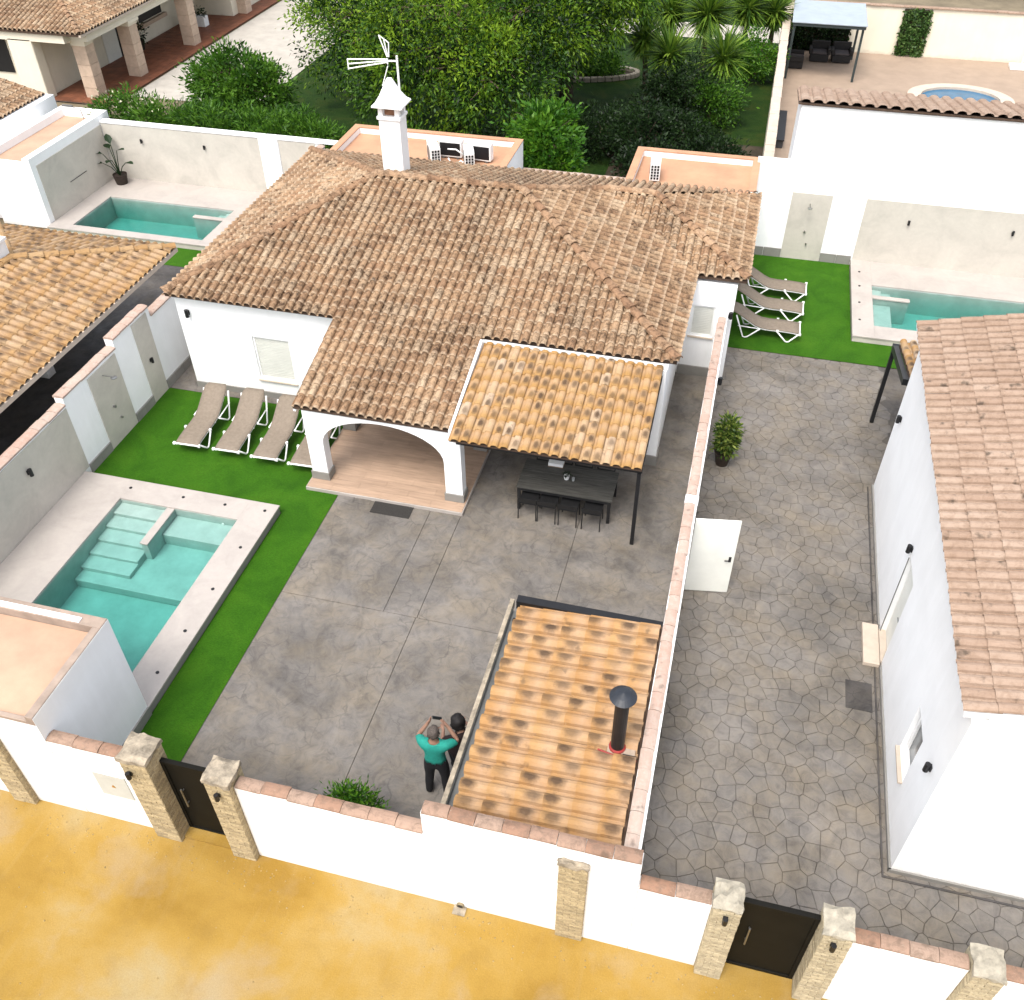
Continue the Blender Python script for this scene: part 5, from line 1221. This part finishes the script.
# ================================================================== PLANTS
def shrub(name,label,base,blobs,mat,ncl,per,spread,ln,wd,seed,cat='bush',group=None,shell=.35,bend=0.,stem=.03):
    t = thing(name,label,cat,base,group=group); m = MB(); rg = random.Random(seed)
    for b in blobs:
        for k in range(5): m.tube([base,(base[0]*.5+b[0][0]*.5+rg.uniform(-.1,.1),base[1]*.5+b[0][1]*.5+rg.uniform(-.1,.1),base[2]*.5+b[0][2]*.5),(b[0][0]+rg.uniform(-.5,.5)*b[1][0],b[0][1]+rg.uniform(-.5,.5)*b[1][1],b[0][2]+rg.uniform(0,.5)*b[1][2])],[stem,stem*.7,stem*.3],6)
    m.build('stems',BARK,t)
    P,D = crown_points(blobs,ncl,per,spread,seed,shell); P[:,2] = np.maximum(P[:,2],base[2]+.03)
    link('crown',leaf_mesh('crown',mat,P,D,ln,wd,seed,bend),t); return t
shrub('street_wall_bush','rounded green bush behind the low part of the long street wall','-' and (-4.40,6.82,.016),[((-4.46,6.86,.84),(.36,.32,.56)),((-4.25,6.84,.72),(.26,.28,.48)),((-4.66,6.84,.75),(.26,.28,.48))],L_LIME,160,26,.075,.085,.034,31)
pt = shrub('potted_shrub','variegated yellow-green shrub in a dark pot beside the partition wall',(.50,17.95,.30),[((.50,17.95,.95),(.26,.26,.42)),((.52,17.93,.62),(.22,.22,.25))],L_VAR,110,16,.06,.12,.045,32,'potted plant')
MB().lathe([(.14,.016),(.21,.36),(.225,.40),(.19,.40),(.17,.34)],(.50,17.95,0),18).build('pot',CLAYPOT,pt)
sp = thing('potted_plant','tall broad-leaved plant in a dark pot by the corner of the far left pool','potted plant',(-22.36,28.65,.2)); MB().lathe([(.20,.2),(.26,.55),(.24,.55),(.22,.5)],(-22.2,28.6,0),16).build('pot',CLAYPOT,sp)
for k,(ax,ay,h,l) in enumerate(((-.55,-.1,1.35,.55),(-.1,.1,1.75,.62),(.25,-.05,1.55,.5),(.6,-.1,1.05,.42),(-.6,-.2,.95,.4),(.05,-.35,1.2,.5),(-.3,.2,1.5,.5))):
    b = V((-22.2,28.6,.5)); ax,ay,h,l = ax*.75,ay*.75,h*.8,l*.85; tpn = b+V((ax,ay,h-.3)); e = tpn+V((ax*.7,ay*.7,.05)).normalized()*l; dirn = (e-tpn); sd3 = dirn.cross(V((0,0,1))).normalized()
    MB().tube([b,b.lerp(tpn,.5)+V((0,0,.08)),tpn],[.02,.016,.012],6).build('leaf_stalk',L_BIRD,sp)
    q = [tpn,tpn+dirn*.35+sd3*.13+V((0,0,.02)),tpn+dirn*.7+sd3*.10,e-V((0,0,.06)),tpn+dirn*.7-sd3*.10,tpn+dirn*.35-sd3*.13+V((0,0,.02)),tpn+dirn*.5-V((0,0,.02))]
    MB().add(q,[(0,1,6),(1,2,6),(2,3,6),(3,4,6),(4,5,6),(5,0,6)]).build('leaf',L_BIRD,sp)
# hedge and bush behind the far left pool
hd = thing('hedge','long bushy green hedge behind the far left pool wall','hedge',(-19.2,30.5,0)); m = MB(); rg = random.Random(3)
for k in range(24): x = -23.3+k*.36; m.tube([(x,30.5,0),(x+rg.uniform(-.2,.2),30.5+rg.uniform(-.3,.3),1.0),(x+rg.uniform(-.3,.3),30.5+rg.uniform(-.5,.5),2.1)],[.04,.03,.01],5)
m.build('stems',BARK,hd)
P,D = crown_points([((-23.2+k*.85,30.45+.25*math.sin(k*2.3),1.55+.12*math.sin(k*1.7)),(.8,.85,1.15+.15*math.sin(k*3.1))) for k in range(11)],900,34,.15,41,.45)
P[:,2] = np.maximum(P[:,2],.05); P[:,1] = np.maximum(P[:,1],29.42); link('crown',leaf_mesh('crown',L_HEDGE,P,D,.20,.045,41),hd)
rgn = np.random.default_rng(9); n = 90; P = np.stack([rgn.uniform(-23.6,-20.8,n),rgn.uniform(29.7,31,n),rgn.uniform(2.3,2.8,n)],1); link('blossom',leaf_mesh('blossom',simple('white_blossom',(.75,.72,.5),.7,.1,9),P,rgn.normal(size=(n,3)),.09,.07,9),hd)
tree('round_bush_tree','rounded green garden tree between hedge and pale road',(-20.2,34.8,0),[((-20.2,34.6,2.05),(1.65,1.5,1.15)),((-19.2,34.6,1.6),(1.2,1.2,1.1)),((-21.2,34.8,1.7),(1.1,1.1,1.0))],L_HEDGE,330,42,.19,.19,.075,42,.14,shell=.55)
# big trees behind the villa
tree('large_tree','large drooping pepper tree directly behind the chimney',(-11.8,36.5,0),[((-11.6,36.0,4.2),(3.3,3.0,2.3)),((-14.3,37.0,3.7),(2.7,2.6,2.1)),((-9.2,36.4,4.0),(2.6,2.5,2.2)),((-12.2,34.2,3.0),(2.7,2.0,1.9)),((-17.1,38.6,2.9),(2.2,2.1,2.0)),((-9.3,34.0,2.8),(2.0,1.8,1.8))],L_TREE,620,80,.25,.17,.065,51,.36,droop=.25,shell=.7,bend=.1)
tree('large_tree','tall leafy tree at the top edge left of the yuccas',(-8.2,41.0,0),[((-8.2,40.2,4.4),(3.0,2.8,2.2)),((-6.6,40.8,4.8),(2.2,2.2,1.5)),((-10.8,41.0,4.4),(2.8,2.6,2.2)),((-8.8,38.2,4.0),(2.0,1.7,1.6))],L_TREE,540,80,.25,.17,.065,52,.32,droop=.25,shell=.7,bend=.1)
tree('large_tree','dark leafy tree at the top edge beside the pale road',(-15.2,45.0,0),[((-15.2,44.5,4.0),(3.2,3.0,2.4)),((-19.0,44.8,3.0),(2.5,2.4,2.2)),((-12.5,45.5,4.0),(2.8,2.6,2.3)),((-16.5,42.2,2.7),(2.2,2.0,1.9))],L_TREE,460,80,.25,.17,.065,53,.32,droop=.25,shell=.7,bend=.1)
tree('small_tree','bright green bushy tree beside the chimney annex',(-6.7,30.4,0),[((-6.7,30.3,2.1),(1.0,.85,1.05)),((-6.35,30.4,1.4),(.8,.8,.9)),((-7.1,30.8,2.6),(.8,.7,.8)),((-6.8,31.4,2.5),(1.0,.8,.9))],L_LIME,300,40,.15,.19,.075,54,.12,shell=.5)
for k,(x,y,z,r,lab,mt) in enumerate(((-3.0,36.0,.9,1.5,'dark shrub under the yuccas',L_DARK),(-5.3,35.6,1.0,1.6,'dark shrub on the lawn left of the yuccas',L_DARK),(-1.4,34.2,.8,1.2,'dark shrub at the foot of the cream side wall',L_DARK),(-3.2,33.0,.9,1.3,'dark green shrub behind the wing annex roof',L_DARK),(-8.6,33.0,1.1,1.6,'dark shrub behind the bright bushy tree',L_DARK),(-12.5,31.8,1.0,1.6,'dark green shrub behind the chimney roof',L_HEDGE),(-.3,31.0,.4,.7,'low green shrub by the corner of the cream side wall',L_LIME),(-.7,45.5,1.2,1.1,'bright leafy shrub beside the garden path',L_LIME),(-7.4,44.8,.5,.9,'low shrub inside the stone-edged planting bed',L_HEDGE),(-2.9,39.6,1.4,1.0,'tall dark shrub hiding the yucca trunks',L_DARK),(-3.9,39.3,1.2,.9,'dark shrub beside the left front yucca trunk',L_DARK),(-1.7,39.6,1.1,.9,'dark shrub under the right front yucca',L_HEDGE),(-4.0,34.6,1.5,.9,'upright green shrub in front of the yucca trunks',L_DARK))):
    shrub('garden_shrub',lab,(x,y,0),[((x,y,z),(r,r*.85,z*.95)),((x+r*.5,y+.2,z*.8),(r*.6,r*.6,z*.7)),((x-r*.5,y-.2,z*.85),(r*.6,r*.6,z*.75))],mt,int(120*r),34,.16,.15,.06,60+k,group='shrubs in the rear garden')
def yucca(x,y,h,r,lab,seed,lean=(0,0)):
    t = thing('yucca',lab,'yucca',(x,y,0),group='yuccas in the rear garden'); tp = V((x+lean[0],y+lean[1],h))
    MB().tube([(x,y,0),(x+lean[0]*.4,y+lean[1]*.4,h*.5),tp],[.14,.11,.09],8).build('trunk',BARK,t)
    rg_ = np.random.default_rng(seed); n = 430; d = rg_.normal(size=(n,3)); d /= np.linalg.norm(d,axis=1,keepdims=True); d[:,2] = d[:,2]*.95+.2
    P = np.tile(np.array(tp),(n,1))+d*.08; P[:,2] += rg_.uniform(-.3,.15,n)
    link('crown',leaf_mesh('crown',L_YUC,P,d,r*.85,.10,seed,.05),t)
yucca(-4.0,41.0,2.3,1.25,'left yucca of the three in front, with visible trunk',1,(.1,-.2)); yucca(-1.85,41.1,2.3,1.25,'right yucca of the three in front, nearest the side wall',2,(.1,-.1)); yucca(-2.85,45.6,2.7,1.5,'tallest yucca standing between the two front ones',3)
yucca(-4.6,46.6,2.4,1.2,'rear yucca at the top edge left of the tallest one',4); yucca(-1.2,47.6,2.5,1.2,'rear yucca at the top edge right of the tallest one',5); yucca(-4.9,42.0,2.5,1.0,'small yucca crown leaning out left of the front yuccas',6,(-.2,0)); yucca(.0,48.5,2.2,1.1,'rear yucca at the top edge beside the cream wall',7)
